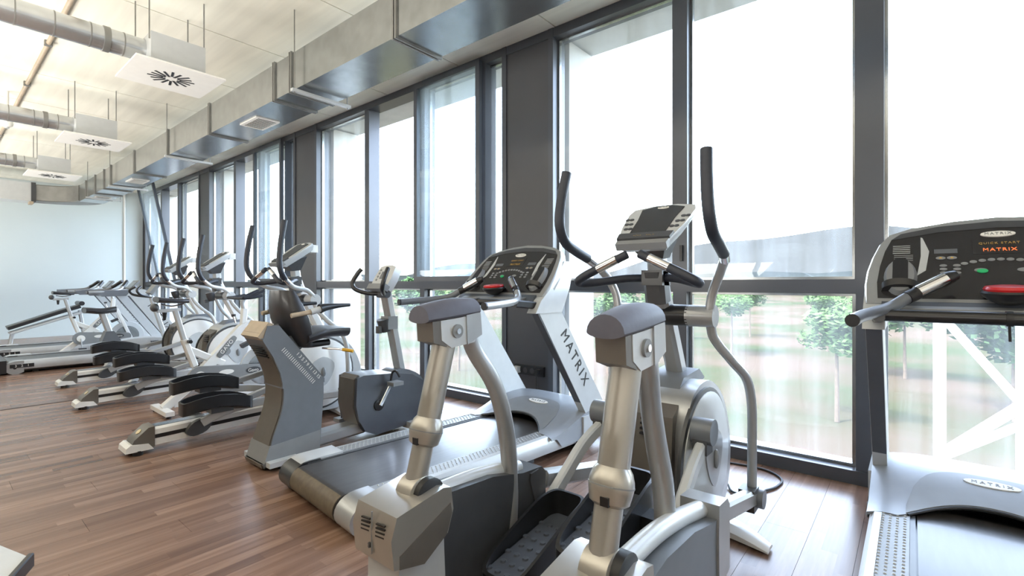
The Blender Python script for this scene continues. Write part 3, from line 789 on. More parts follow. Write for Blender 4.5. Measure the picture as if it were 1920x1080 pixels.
    for s in (-1, 1):
        B().cyl((s * .12, 2.27, 1.10), (s * .245, 2.27, 1.10), .05, seg=22, bev=.008).obj('pivot_hub', SV, t)
        if full:
            ap = [(s * .225, 2.25, 1.12), (s * .238, 2.245, 1.20), (s * .275, 2.22, 1.285), (s * .318, 2.155, 1.355)]
            cbp = [(s * .314, 2.165, 1.348), (s * .327, 2.10, 1.378)]
            gp = [(s * .324, 2.115, 1.372), (s * .333, 2.02, 1.405), (s * .337, 1.93, 1.445), (s * .337, 1.885, 1.52), (s * .330, 1.885, 1.62), (s * .318, 1.915, 1.765)]
        else:
            ap = [(s * .225, 2.27, 1.12), (s * .235, 2.19, 1.185), (s * .265, 2.06, 1.215), (s * .30, 1.975, 1.27)]
            cbp = [(s * .29, 2.0, 1.25), (s * .305, 1.955, 1.287)]
            gp = [(s * .302, 1.965, 1.28), (s * .316, 1.93, 1.33), (s * .323, 1.907, 1.40), (s * .323, 1.908, 1.50), (s * .318, 1.925, 1.63), (s * .31, 1.955, 1.785)]
        a = B().tube(ap, .0205, 14).obj('swing_arm', SV, t)
        B().tube(cbp, .0225, 14, 0).obj('chrome_band', M['chrome'], a)
        B().tube(gp, .0235, 14).obj('arm_grip', M['rubber'], a)
        lo = B().tube([(s * .222, 2.27, 1.07), (s * .228, 2.30, 1.0), (s * .28, 2.37, .90), (s * .325, 2.47, .80), (s * .335, 2.52, .68), (s * .333, 2.54, .50), (s * .332, 2.54, .26)], .0215, 14).obj('lower_arm', SV, a)
        j = B().box((s * .325, 2.51, .225), (.07, .09, .10), .012).obj('arm_joint', M['dark'], t)
        B().cyl((s * .355, 2.55, .22), (s * .385, 2.55, .22), .045, seg=18, bev=.006).obj('joint_cap', M['steelgrey'], t)

# ---- nearest elliptical with rear posts
Y0 = 1.0
E1 = thing('suspension_elliptical', 'nearest elliptical with two padded rear posts and black pedals', 'elliptical', (-.93, Y0, 0))
O = (0, -Y0, 0)
elliptical_front(E1, O)
for s in (-1, 1):
    B = lambda: MB(O)
    cx = s * .35; dq, zq = (-.15, .04) if s < 0 else (0, 0)
    B().prism([(.91, 0), (1.12, 0), (1.10, .42), (.92, .42)], 'yz', cx - .08, cx + .08, .01).obj('pedestal', M['lightsilver'], E1)
    bp = [(.885, .40), (.875, .49), (.895, .553), (1.08, .583), (1.115, .575), (1.125, .50), (1.10, .43), (1.0, .375)]
    bx = B().prism(bp, 'yz', cx - .10, cx + .10, .028).obj('link_housing', M['warmsilver'], E1)
    B().prism([(.905, .395), (.905, .435), (1.112, .525), (1.118, .49), (1.095, .428), (1.0, .372)], 'yz', cx - .1015, cx + .1015, .002).obj('housing_skirt', M['taupe'], bx)
    for side in (-1, 1):
        for k in range(4):
            B().box((cx + side * .038 + .004, .8778 + .0006 * k, .486 + .0115 * k), (.044, .006, .0045), .001, Matrix.Rotation(R(-6), 3, 'Y')).obj('vent_slot', M['ink'], bx)
    B().bx(cx - .0008, cx + .0008, .8745, .88, .42, .55).obj('seam', M['grey'], bx)
    for zz in (.44, .448): B().cyl((cx - .012, .874, zz), (cx - .012, .885, zz), .005, seg=10).obj('screw', M['dark'], bx)
    # post saddle
    B().lathe([(.035, -.044), (.06, -.036), (.064, 0), (.06, .036), (.035, .044)], (cx, 1.05, .552), (1, 0, 0), 24).obj('post_saddle', M['warmsilver'], E1)
    B().lathe([(.058, .03), (.058, .062), (.05, .066)], (cx, 1.06, .552), (1, 0, 0), 24).obj('saddle_slot', M['ink'], E1)
    P0, P1 = Vector((cx, 1.045, .58)), Vector((cx, 1.195, 1.11)); d = (P1 - P0).normalized()
    tt = (.75 - .58) / (P1.z - P0.z); pc = P0.lerp(P1, tt)
    B().cyl(P0, pc, .036, seg=24).obj('post_lower', M['warmsilver'], E1)
    B().cyl(pc, P1, .0415, seg=24).obj('post_upper', M['warmsilver'], E1)
    co = B().lathe([(.038, -.05), (.050, -.042), (.056, -.012), (.0575, 0), (.056, .012), (.050, .032), (.042, .043)], pc, d, 28).obj('collar', M['warmsilver'], E1)
    B().lathe([(.0582, -.003), (.0582, .0005)], pc, d, 28).obj('collar_seam', M['grey'], co)
    B().box(pc + Vector((s * 0 + .012, -.054, -.022)), (.022, .012, .022), .002).obj('collar_notch', M['ink'], co)
    # head block with pad
    ix = cx - s * .055
    hb = [(1.125, 1.055), (1.12, 1.122), (1.30, 1.135), (1.305, 1.08), (1.285, 1.035), (1.17, 1.025)]
    x0, x1 = cx - .044, cx + .044
    hbk = B().prism(hb, 'yz', x0, x1, .012).obj('head_block', M['lightsilver'], E1)
    B().cyl((x1 - .002, 1.195, 1.082), (x1 + .008, 1.195, 1.082), .024, seg=22, bev=.003).obj('pivot_washer', M['grey'], hbk)
    B().cyl((x1 + .006, 1.195, 1.082), (x1 + .013, 1.195, 1.082), .010, seg=14).obj('pivot_bolt', M['chrome'], hbk)
    B().prism([(1.09, 1.05), (1.085, 1.12), (1.15, 1.125), (1.15, 1.03)], 'yz', cx - .042, cx + .042, .015).obj('block_socket', M['taupe'], hbk)
    B().prism([(1.245, 1.03), (1.238, 1.138), (1.312, 1.142), (1.32, 1.06)], 'yz', cx - .049, cx + .049, .012).obj('link_clamp', M['silver'], hbk)
    lp = []
    for k in range(9):
        y = 1.06 + .25 * k / 8; hgt = .046 + .012 * math.sin(math.pi * k / 8); ww = .052 + .005 * math.sin(math.pi * k / 8)
        lp.append([(cx + ww * math.cos(a), y, 1.128 + (hgt * math.sin(a) if a <= math.pi else .014 * math.sin(a)) + .02 * (k / 8)) for a in [2 * math.pi * q / 20 for q in range(20)]])
    B().loft(lp, True, .006).obj('head_pad', M['pad'], E1)
    # hanging link
    lx = cx
    B().tube([(lx, 1.285, 1.09), (lx - s * .005, 1.32, 1.0), (lx - s * .03, 1.40, .87), (lx - s * .035, 1.45, .75), (lx - s * .03, 1.49, .61), (lx - s * .03, 1.505, .45), (lx - s * .04, 1.49, .30), (lx - s * .05, 1.46, .12)],
             [.031, .031, .032, .033, .034, .033, .031, .03], 18, 6, up=(1, 0, 0)).obj('hanging_link', M['silver'], E1)
    # pedal arm
    ar = B().rail([(cx - s * .02, 2.52, .225), (cx - s * .02, 1.74, .39)], .06, .075).obj('pedal_arm', M['silver'], E1)
    B().tube([(cx, 1.10, .525), (cx, 1.35 + dq * .5, .522), (cx, 1.55 + dq, .495 + zq * .4), (cx, 1.74 + dq, .455 + zq * .6)], .029, 18).obj('guide_tube', M['lightsilver'], E1)
    sp = [(1.10, .16), (1.10, .47), (1.30, .495), (1.52, .48), (1.70, .44), (1.83, .43), (1.86, .40), (1.84, .24), (1.72, .12), (1.4, .09)]
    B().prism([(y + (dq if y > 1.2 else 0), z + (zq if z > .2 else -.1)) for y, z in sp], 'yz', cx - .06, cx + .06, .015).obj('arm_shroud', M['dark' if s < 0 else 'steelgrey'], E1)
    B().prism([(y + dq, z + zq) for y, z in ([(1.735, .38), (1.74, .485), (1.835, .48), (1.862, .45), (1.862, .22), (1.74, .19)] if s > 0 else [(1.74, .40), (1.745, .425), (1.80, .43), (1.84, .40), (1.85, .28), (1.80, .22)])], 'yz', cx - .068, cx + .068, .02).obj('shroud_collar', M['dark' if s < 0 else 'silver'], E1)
    # pedal
    px = .115 if s > 0 else -.15; py = .06 if s > 0 else .0; pz = .085 if s > 0 else -.06
    zt = lambda y: .335 + .155 * (1 - ((y - 1.62) / .42) ** 2) * .75 + .02
    zf = lambda y: .30 + pz + .06 * max(0, min(1, (y - py - 1.2) / .5))
    zb = lambda y: zf(y) - .045
    pd = tray(B(), px - s * .0, .18, 1.22 + py, 1.69 + py, lambda y: zf(y) + .012 + .085 * max(0, min(1, (y - py - 1.22) / .36)) ** .8, zb, .011, None, zf).obj('pedal', M['black'], E1)
    dt = B()
    for i in range(7):
        for jx in range(4):
            y = 1.27 + py + i * .052; x = px - .06 + jx * .04 + (.02 if i % 2 else 0) - .01
            dt.cyl((x, y, zf(y) + .001), (x, y, zf(y) + .007), .0125, .010, seg=12)
    dt.obj('pedal_dots', M['tread'], pd, kind='stuff')
    pl = B()
    ya, yb = 1.235 + py, 1.675 + py
    pl.loft([[(px + q * .074, yy, zf(yy) + dz) for q, yy in ((-1, ya), (1, ya), (1, yb), (-1, yb))] for dz in (.001, .002)])
    pl.obj('pedal_mat', M['tread'], pd)
    B().bx(px + s * .095 - .02, px + s * .095 + .04 * s + .02, 1.52 + py, 1.60 + py, .30 + pz, .36 + pz, .008).obj('pedal_bracket', M['black'], E1)
    # crank link
    B().cyl((s * .20, 2.12, .62), (s * .285, 2.12, .62), .055, seg=24, bev=.006).obj('crank_cap', M['steelgrey'], E1)
    B().box((s * .24, 2.11, .565), (.06, .075, .07), .01).obj('crank_block', M['dark'], E1)
    B().rail([(s * .24, 2.10, .56), (s * .25, 1.95, .50), (s * .255, 1.80, .40), (s * .26, 1.70, .33)], .04, .06, 4).obj('connecting_rod', M['lightsilver'], E1)
B = lambda: MB(O)
B().rail([(0, 2.1, .09), (0, .95, .09)], .10, .08).obj('floor_beam', M['silver'], E1)
B().bx(-.44, .44, .90, 1.0, .03, .09, .01).obj('rear_beam', M['silver'], E1)

# ---- ellipticals with a rear rail
Y0 = .95
def rear_elliptical(name, label, xc):
    t = thing(name, label, 'elliptical', (xc, Y0, 0), 0, 'ellipticals with rear rails')
    O = (0, -Y0, 0); B = lambda: MB(O)
    elliptical_front(t, O, False)
    zr = lambda y: .045 + (y - 1.0) * .02
    r = B().loft([[(x, y, zr(y) + z) for x, z in ((-.07, .0), (.07, .0), (.07, .115), (.05, .13), (-.05, .13), (-.07, .115))] for y in (1.06, 2.25)], True, .004).obj('rail', M['white'], t)
    for s in (-1, 1):
        B().loft([[(s * .0705 + dx, y, zr(y) + z) for dx, z in ((-.004, .05), (.003, .05), (.003, .078), (-.004, .078))] for y in (1.07, 2.2)]).obj('roller_slot', M['black'], r)
    B().loft([[(x, y, zr(y) + z) for x, z in ((-.045, .129), (.045, .129), (.045, .134), (-.045, .134))] for y in (1.08, 2.2)]).obj('rail_top', M['galv'], r)
    cap = B().prism([(.96, .075), (.975, .11), (1.06, .185), (1.10, .19), (1.10, .04), (.97, .04)], 'yz', -.08, .08, .014).obj('rail_cap', M['taupe'], t)
    bn = Vector((0, -.075, .085)).normalized(); be = Vector((0, .085, .075)).normalized(); bc = Vector((0, 1.02, .150))
    B().loft([[tuple(bc + Vector((.028 * math.cos(a), 0, 0)) + be * (.020 * math.sin(a)) + bn * dd) for a in [2 * math.pi * k / 18 for k in range(18)]] for dd in (-.005, .004)]).obj('cap_badge', M['gold'], cap)
    B().prism([(.92, .03), (.925, .065), (.95, .085), (1.06, .07), (1.09, .03)], 'yz', -.10, .10, .012).obj('rear_foot', M['white'], t)
    for s in (-1, 1): B().cyl((s * .07, 1.0, 0), (s * .07, 1.0, .034), .032, seg=16).obj('foot_pad', M['black'], t)
    for s in (-1, 1):
        up = 0 if s > 0 else .10
        x = s * .185; dy = .02 if s > 0 else .06
        B().rail([(s * .32, 2.51, .225), (s * .27, 2.2, .235), (x, 1.85, .255 + up * .6), (x - s * .03, 1.55, .225 + up), (s * .11, 1.40, .155)], .045, .065, 4).obj('pedal_arm', M['lightsilver'], t)
        B().prism(smooth2d([(1.29, .10), (1.34, .17), (1.44, .19), (1.47, .15), (1.43, .09), (1.34, .065)], 3), 'yz', min(s * .08, s * .125), max(s * .08, s * .125), .008).obj('roller_cover', M['dark'], t)
        zm = lambda y: (y - 1.46 - dy) / .25
        zt_ = lambda y, up=up: .385 + up - .05 * zm(y) ** 2 - .012 * zm(y)
        zb_ = lambda y, up=up: .275 + up - .055 * abs(zm(y)) ** 2 - .012 * zm(y) + .02
        zf_ = lambda y, up=up: zt_(y) - .055
        pd = tray(B(), x, .18, 1.21 + dy, 1.71 + dy, zt_, zb_, .011, None, zf_).obj('pedal', M['black'], t)
        B().bx(x - .06, x + .06, 1.40 + dy, 1.56 + dy, .24 + up, .30 + up, .01).obj('pedal_bracket', M['dark'], t)
        B().rail([(s * .24, 2.22, .46), (x + s * .02, 1.66, .30 + up * .6)], .035, .05).obj('connecting_rod', M['silver'], t)
        B().cyl((s * .20, 2.22, .46), (s * .265, 2.22, .46), .04, seg=18).obj('crank_cap', M['grey'], t)
    return t
E2 = rear_elliptical('rail_elliptical', 'elliptical with its rear rail in the open, just behind the recumbent bike', -4.42)
E3 = deepdup(E2, (-6.40, Y0 + .03, 0), 'elliptical with rear rail standing behind the white spinning bike', 0)
E4 = deepdup(E2, (-7.90, Y0 + .10, 0), 'farthest elliptical with rear rail, next to the upright bike', 0)

# ================================================================== RECUMBENT BIKE
Y0 = 1.45
RB = thing('recumbent_bike', 'grey recumbent bike with black backrest and yellow seat lever', 'exercise bike', (-3.45, Y0, 0))
O = (0, -Y0, 0); B = lambda: MB(O)
side = smooth2d([(1.43, .05), (1.50, .22), (1.565, .42), (1.56, .60), (1.50, .75), (1.415, .885)], 5)[:26]
poly = side + [(1.475, .985), (1.52, .96), (1.86, .56), (1.84, .30), (1.83, .06)]
def fr_(z): return 1.83 + .03 * min(1, (z - .05) / .4) if z < .56 else 1.86 - (z - .56) * .815
rb = B().loft([[(-.14, y, z), (.14, y, z), (.14, max(fr_(z), y + .03), z), (-.14, max(fr_(z), y + .03), z)] for y, z in side if z < .9], True).obj('seat_tower', M['steelgrey'], RB)
B().loft([[(-.142, y, z), (.142, y, z), (.142, fr_(z) + .006, z), (-.142, fr_(z) + .006, z)] for y, z in ((1.56, .53), (1.562, .56), (1.545, .64), (1.50, .75), (1.43, .87), (1.46, .965))], True).obj('tower_head', M['steelgrey'], rb)
B().loft([[(x, y + dy, z) for x, dy in ((-.125, .01), (-.125, -.008), (.125, -.008), (.125, .01))] for y, z in side], True).obj('tower_back', M['taupe'], rb)
B().prism([(1.44, .05), (1.475, .16), (1.835, .19), (1.83, .05)], 'yz', -.1415, .1415, .006).obj('tower_skirt', M['grey'], rb)
for k in range(5): B().bx(-.09, .09, 1.440 + k * .011, 1.452 + k * .012, .815 - k * .018, .821 - k * .018).obj('vent_slot', M['ink'], rb)
B().prism([(1.40, .895), (1.47, .99), (1.50, .975), (1.43, .87)], 'yz', -.135, .135, .006).obj('tower_top', M['tan'], rb)
B().prism([(1.45, .03), (1.45, .065), (1.65, .065), (1.65, .03)], 'yz', -.2, .2, .01).obj('rear_foot', M['lightsilver'], RB)
for s in (-1, 1): B().cyl((s * .15, 1.55, 0), (s * .15, 1.55, .03), .025, seg=12).obj('foot_pad', M['black'], RB)
B().rail([(.0, 1.53, .955), (.0, 1.85, .575)], .10, .045).obj('seat_rail', M['chrome'], RB)
for s in (-1, 1): B().rail([(s * .11, 1.56, .90), (s * .11, 1.83, .58)], .03, .02).obj('rail_edge', M['black'], RB)
sc_ = B()
dv = Vector((0, .34, -.40)).normalized()
for k in range(22):
    p = Vector((.1412, 1.565, .80)) + dv * (k * .016)
    sc_.box(p, (.002, .004, .03), 0, Matrix.Rotation(R(-50), 3, 'X'))
sc_.obj('seat_scale', M['plasterwhite'], rb, kind='stuff')
for s in (-1, 1):
    pass
text('scale_numbers', '1 3 5 7 9 11 13 15', .035, M['plasterwhite'], rb, (.1415, 1.745 - Y0, .665), tuple(dv), (0, -dv.z, dv.y), 1.0)
B().box((0, 1.66, .82), (.20, .12, .06), .012, Matrix.Rotation(R(-49), 3, 'X')).obj('seat_carriage', M['dark'], RB)
lp = []
for k in range(9):
    v = k / 8; z = .80 + .40 * v; yc = 1.715 - .12 * v; hw = .19 * (1 - .35 * abs(v - .42) ** 1.6 * 2); th = .055 * math.sin(math.pi * (v * .86 + .07)) + .02
    lp.append([(hw * math.copysign(abs(math.cos(a)) ** .6, math.cos(a)), yc + th * math.copysign(abs(math.sin(a)) ** .6, math.sin(a)) + .04 * (math.cos(a) ** 2), z) for a in [2 * math.pi * q / 24 for q in range(24)]])
bk = B().loft(lp, True, .01).obj('backrest', M['vinyl'], RB)
B().loft([[(.02 + .022 * math.cos(a), 1.588 - dd + .0, 1.115 + .014 * math.sin(a)) for a in [2 * math.pi * q / 18 for q in range(18)]] for dd in (-.01, .014)]).obj('backrest_badge', M['lightsilver'], bk)
lp = []
for k in range(9):
    v = k / 8; y = 1.72 + .36 * v; hw = .20 * (1 - .3 * v * v); zz = .845 + .03 * math.sin(v * 3.1) + .03 * v * v
    lp.append([(hw * math.copysign(abs(math.cos(a)) ** .6, math.cos(a)), y, zz + .038 * math.copysign(abs(math.sin(a)) ** .7, math.sin(a)) + .02 * abs(math.cos(a)) ** 3) for a in [2 * math.pi * q / 20 for q in range(20)]])
B().loft(lp, True, .01).obj('seat', M['vinyl'], RB)
B().tube([(0, 1.66, 1.0), (0, 1.70, .84), (0, 1.78, .80), (0, 1.98, .80)], .025, 10).obj('seat_frame', M['black'], RB)
B().tube([(.12, 1.86, .775), (.20, 1.93, .77), (.24, 1.96, .765)], .007, 8, 0).obj('lever_rod', M['chrome'], RB)
B().tube([(.235, 1.955, .766), (.30, 2.0, .755)], .012, 10, 0).obj('seat_lever', M['yellow'], RB)
for s in (-1, 1):
    B().tube([(s * .22, 1.58, 1.03), (s * .235, 1.72, 1.052)], .016, 10, 0).obj('arm_bar', M['tan'], RB)
    B().tube([(s * .235, 1.71, 1.05), (s * .24, 1.785, 1.07)], .022, 12, 0).obj('arm_sleeve', M['lightsilver'], RB)
    B().tube([(s * .24, 1.775, 1.07), (s * .24, 1.82, 1.08), (s * .24, 1.93, 1.088), (s * .24, 2.01, 1.09)], [.034, .026, .016, .012], 12).obj('arm_grip', M['black'], RB)
B().rail([(0, 1.6, .90), (0, 1.62, 1.045)], .05, .03).obj('arm_bracket', M['black'], RB)
B().tube([(-.22, 1.63, 1.045), (.22, 1.63, 1.045)], .014, 10, 0).obj('arm_cross', M['black'], RB)
B().rail([(0, 1.75, .085), (0, 2.25, .10)], .16, .09).obj('frame_rail', M['silver'], RB)
fp = [(2.135, .30), (2.145, .51), (2.20, .525), (2.50, .505), (2.68, .47), (2.80, .40), (2.86, .28), (2.83, .12), (2.76, .05), (2.32, .035), (2.22, .08), (2.16, .18)]
fb = B().prism(fp, 'yz', -.13, .13, .026).obj('drive_housing', M['slate'], RB)
B().prism([(2.12, .29), (2.135, .50), (2.17, .53), (2.20, .51), (2.21, .16), (2.17, .14)], 'yz', -.10, .10, .01).obj('housing_back', M['taupe'], fb)
for s in (-1, 1):
    B().lathe([(.045, 0), (.045, .012), (.03, .016)], (s * .128, 2.34, .27), (s, 0, 0), 20).obj('crank_hub', M['black'], fb)
    cz = .44 if s > 0 else .12; cy = 2.44 if s > 0 else 2.22
    B().rail([(s * .155, 2.34, .27), (s * .165, cy, cz)], .016, .03).obj('crank_arm', M['chrome'], RB)
    pd = B().box((s * .215, cy, cz), (.085, .10, .03), .008).obj('pedal', M['grey'], RB)
    B().tube([(s * .18, cy - .02, cz + .02), (s * .19, cy - .01, cz + .085), (s * .22, cy, cz + .10), (s * .245, cy + .02, cz + .05)], .010, 8).obj('pedal_strap', M['black'], pd)
B().bx(-.30, .30, 2.62, 2.72, .02, .075, .015).obj('front_foot', M['lightsilver'], RB)
for s in (-1, 1): B().cyl((s * .25, 2.67, 0), (s * .25, 2.67, .025), .025, seg=12).obj('foot_pad', M['black'], RB)
B().prism(smooth2d([(2.50, .48), (2.62, .52), (2.80, .44), (2.84, .34), (2.65, .38)], 3), 'yz', -.085, .085, .01).obj('mast_boot', M['steelgrey'], RB)
B().rail([(0, 2.655, .46), (0, 2.50, 1.18)], .085, .075, up=(0, 1, 0)).obj('mast', M['silver'], RB)
B().lathe([(.035, 0), (.05, .06), (.055, .11), (.048, .11)], (0, 2.50, .84), (0, -.25, 1), 16).obj('cup_holder', M['dark'], RB)
B().bx(-.05, .05, 2.49, 2.59, .86, .97, .01).obj('cup_mount', M['grey'], RB)
B().bx(-.025, .025, 2.42, 2.445, .83, .89, .006).obj('cup_hook', M['dark'], RB)
e = Vector((0, .12, .20)).normalized(); n = Vector((0, -.20, .12)).normalized(); o0 = Vector((0, 2.42, 1.21))
def cq(a, b, d=0): return tuple(o0 + Vector((a, 0, 0)) + e * b + n * d)
def slab2(poly, d0, d1, bev=0): return B().loft([[cq(a, b, d0) for a, b in poly], [cq(a, b, d1) for a, b in poly]], True, bev)
ol = [(-.11, 0), (-.12, .10), (-.105, .21), (-.05, .225), (.05, .225), (.105, .21), (.12, .10), (.11, 0)]
cs_ = slab2(ol, -.07, 0, .01).obj('console', M['lightsilver'], RB)
slab2([(-.04, .09), (.045, .09), (.045, .16), (-.04, .16)], 0, .004).obj('screen', M['lcd'], cs_)
for k in range(4):
    slab2(circle2d(-.075, .08 + k * .032, .010, 10), 0, .004).obj('button', M['grey'], cs_)
slab2([(-.115, -.02), (.115, -.02), (.115, .03), (-.115, .03)], -.03, .025, .006).obj('console_ledge', M['grey'], cs_)
B().box((0, 2.56, 1.33), (.10, .06, .06), .015).obj('console_back', M['dark'], RB)
for s in (-1, 1):
    B().tube([(s * .02, 2.47, 1.16), (s * .11, 2.40, 1.165), (s * .19, 2.33, 1.20), (s * .215, 2.32, 1.25), (s * .20, 2.36, 1.33), (s * .185, 2.39, 1.37)], .018, 12).obj('handlebar', M['black'], RB)
B().cyl((-.06, 2.475, 1.16), (.06, 2.475, 1.16), .035, seg=16).obj('bar_clamp', M['dark'], RB)

# ================================================================== SPINNING BIKES
Y0 = 1.5
def spin_bike(label, xc):
    t = thing('spinning_bike', label, 'exercise bike', (xc, Y0, 0), 0, 'white spinning bikes')
    O = (0, -Y0, 0); B = lambda: MB(O)
    lp = []
    for k in range(9):
        v = k / 8; y = 1.40 + .27 * v; hw = .085 * (1 - v) ** .8 + .018; zz = 1.075 + .02 * (1 - v) ** 2
        lp.append([(hw * math.cos(a), y, zz + .028 * math.sin(a) * (1 - .3 * v)) for a in [2 * math.pi * q / 16 for q in range(16)]])
    B().loft(lp, True, .006).obj('saddle', M['vinyl'], t)
    B().tube([(-.03, 1.45, 1.045), (0, 1.53, 1.03), (0, 1.63, 1.05)], .007, 8).obj('saddle_rail', M['chrome'], t)
    B().ell((0, 1.39, 1.02), (.05, .035, .04)).obj('saddle_bumper', M['dark'], t)
    B().rail([(0, 1.41, .985), (0, 1.60, .995)], .045, .03).obj('saddle_slider', M['lightsilver'], t)
    B().cyl((0, 1.47, .97), (0, 1.47, .90), .02, .012, seg=12).obj('slider_knob', M['black'], t)
    B().rail([(0, 1.555, .99), (0, 1.64, .66)], .05, .045, up=(0, 1, 0)).obj('seat_post', M['lightsilver'], t)
    B().rail([(0, 1.63, .70), (0, 1.72, .43)], .07, .06, up=(0, 1, 0)).obj('seat_tube', M['white'], t)
    B().cyl((0.03, 1.66, .68), (.09, 1.66, .68), .018, seg=12).obj('post_knob', M['black'], t)
    B().rail([(0, 1.66, .60), (0, 1.98, .42)], .055, .075).obj('cross_tube', M['white'], t)
    mt = B().loft([[(x, y, z) for x in (-.04, .04) for y, z in ([(2.24, .86), (2.12, .80)] if x < 0 else [(2.12, .80), (2.24, .86)])],
                   [(x, y, z) for x in (-.04, .04) for y, z in ([(1.84, .34), (1.74, .38)] if x < 0 else [(1.74, .38), (1.84, .34)])]], True, .012).obj('main_tube', M['white'], t)
    d1 = Vector((0, .385, .46)).normalized()
    pc = Vector((.0425, 2.0, .595))
    pl = B().loft([[tuple(pc + Vector((dx, 0, 0)) + d1 * (.13 * math.copysign(abs(math.cos(a)) ** .5, math.cos(a))) + Vector((0, -d1.z, d1.y)) * (.032 * math.copysign(abs(math.sin(a)) ** .5, math.sin(a)))) for a in [2 * math.pi * q / 24 for q in range(24)]] for dx in (-.003, .001)]).obj('name_plate', M['galv'], t)
    text('name_lettering', 'GAVO', .055, M['plasterwhite'], pl, (.0440, 2.0 - Y0, .595), tuple(d1), (0, -d1.z, d1.y), 1.15)
    B().rail([(0, 2.17, .74), (0, 2.185, .98)], .055, .06, up=(0, 1, 0)).obj('head_tube', M['white'], t)
    B().tube([(0, 2.185, .96), (0, 2.165, 1.05), (0, 2.19, 1.085)], .022, 12).obj('stem', M['lightsilver'], t)
    B().tube([(-.20, 2.10, 1.095), (0, 2.105, 1.09), (.20, 2.10, 1.095)], .015, 10).obj('handlebar', M['rubber'], t)
    for s in (-1, 1):
        B().tube([(s * .06, 2.10, 1.09), (s * .07, 2.22, 1.11), (s * .075, 2.36, 1.17)], .016, 10).obj('bar_horn', M['rubber'], t)
        B().tube([(s * .20, 2.10, 1.095), (s * .215, 2.18, 1.10), (s * .21, 2.28, 1.12)], .015, 10).obj('bar_end', M['rubber'], t)
    for s in (-1, 1):
        B().rail([(s * .05, 2.22, .80), (s * .06, 2.40, .33), (s * .06, 2.50, .08)], .022, .05, up=(0, 1, 0)).obj('fork_blade', M['white'], t)
    fw = B().lathe([(.245, -.014), (.25, 0), (.245, .014)], (0, 2.38, .32), (1, 0, 0), 40).obj('flywheel', M['lightsilver'], t)
    for s in (-1, 1): B().lathe([(.17, 0), (.17, .016), (.05, .022)], (0, 2.38, .32), (s, 0, 0), 32).obj('flywheel_inner', M['galv'], fw)
    B().box((0, 2.20, .60), (.06, .10, .04), .01, Matrix.Rotation(R(25), 3, 'X')).obj('brake_pad', M['dark'], t)
    B().tube([(0, 2.10, .83), (0, 2.08, .90)], .006, 8, 0).obj('brake_rod', M['chrome'], t)
    B().cyl((0, 2.08, .90), (0, 2.078, .925), .022, seg=12).obj('brake_knob', M['dark'], t)
    gp = [(1.74 - .105 * math.sin(a), .325 + .105 * math.cos(a)) for a in [math.pi * k / 8 for k in range(9)]] + [(2.36 + .06 * math.sin(a), .32 - .06 * math.cos(a)) for a in [math.pi * k / 8 for k in range(9)]]
    cg = B().prism(gp, 'yz', .055, .09, .008).obj('chain_guard', M['grey'], t)
    B().loft([[(xx, 1.98 + .07 * math.cos(a), .345 + .025 * math.sin(a)) for a in [2 * math.pi * q / 20 for q in range(20)]] for xx in (.089, .0925)]).obj('guard_badge', M['plasterwhite'], cg)
    B().loft([[(xx, 2.24 + .075 * math.cos(a), .33 + .035 * math.sin(a)) for a in [2 * math.pi * q / 20 for q in range(20)]] for xx in (.089, .0925)]).obj('guard_badge', M['dark'], cg)
    text('guard_lettering', 'Gavo', .05, M['plasterwhite'], cg, (.0935, 2.24 - Y0, .33), (0, 1, 0), (0, 0, 1), 1.0)
    B().cyl((.089, 1.74, .325), (.10, 1.74, .325), .055, seg=24).obj('crank_disc', M['plasterwhite'], cg)
    for s in (-1, 1):
        B().rail([(s * .105, 1.74, .325), (s * .115, 1.75, .325 - s * .165)], .016, .026, up=(1, 0, 0)).obj('crank_arm', M['lightsilver'], t)
        B().box((s * .165, 1.75, .325 - s * .165), (.09, .09, .025), .006).obj('pedal', M['dark'], t)
    B().rail([(0, 1.80, .34), (0, 1.46, .055)], .06, .085).obj('rear_leg', M['white'], t)
    B().rail([(0, 1.55, .075), (0, 2.45, .075)], .04, .05).obj('lower_tube', M['white'], t)
    for y in (1.45, 2.50):
        B().bx(-.24, .24, y - .035, y + .035, .025, .065, .012).obj('floor_bar', M['white'], t)
        for s in (-1, 1): B().cyl((s * .2, y, 0), (s * .2, y, .03), .022, seg=12).obj('foot_pad', M['black'], t)
    return t
S1 = spin_bike('white spinning bike with black saddle between the two nearer rail ellipticals', -5.5)
S2 = deepdup(S1, (-10.82, Y0 - .05, 0), 'white spinning bike between the two far treadmills', 0)

# ================================================================== UPRIGHT BIKE (far)
Y0 = 1.6
UB = thing('upright_bike', 'upright exercise bike with wide black seat and pale hull before the far treadmills', 'exercise bike', (-8.95, Y0, 0))
O = (0, -Y0, 0); B = lambda: MB(O)
hp = smooth2d([(1.62, .36), (1.70, .40), (2.1, .44), (2.45, .40), (2.55, .28), (2.5, .12), (2.2, .05), (1.9, .10)], 3)
B().prism(hp, 'yz', -.13, .13, .02).obj('hull', M['lightsilver'], UB)
B().prism([(1.62, .35), (1.72, .33), (2.0, .18), (1.9, .12), (1.72, .26)], 'yz', -.10, .10, .01).obj('hull_trim', M['dark'], UB)
B().prism([(1.62, .42), (1.67, .56), (1.76, .56), (1.84, .42)], 'yz', -.09, .09, .015).obj('post_boot', M['steelgrey'], UB)
B().rail([(0, 1.72, .54), (0, 1.64, .82)], .07, .075, up=(0, 1, 0)).obj('seat_post', M['lightsilver'], UB)
lp = []
for k in range(9):
    v = k / 8; y = 1.44 + .36 * v; hw = .14 * (1 - v) ** .7 + .03; zz = .86 + .01 * math.cos(v * 6)
    lp.append([(hw * math.cos(a), y, zz + .042 * math.sin(a)) for a in [2 * math.pi * q / 16 for q in range(16)]])
B().loft(lp, True, .01).obj('seat', M['vinyl'], UB)
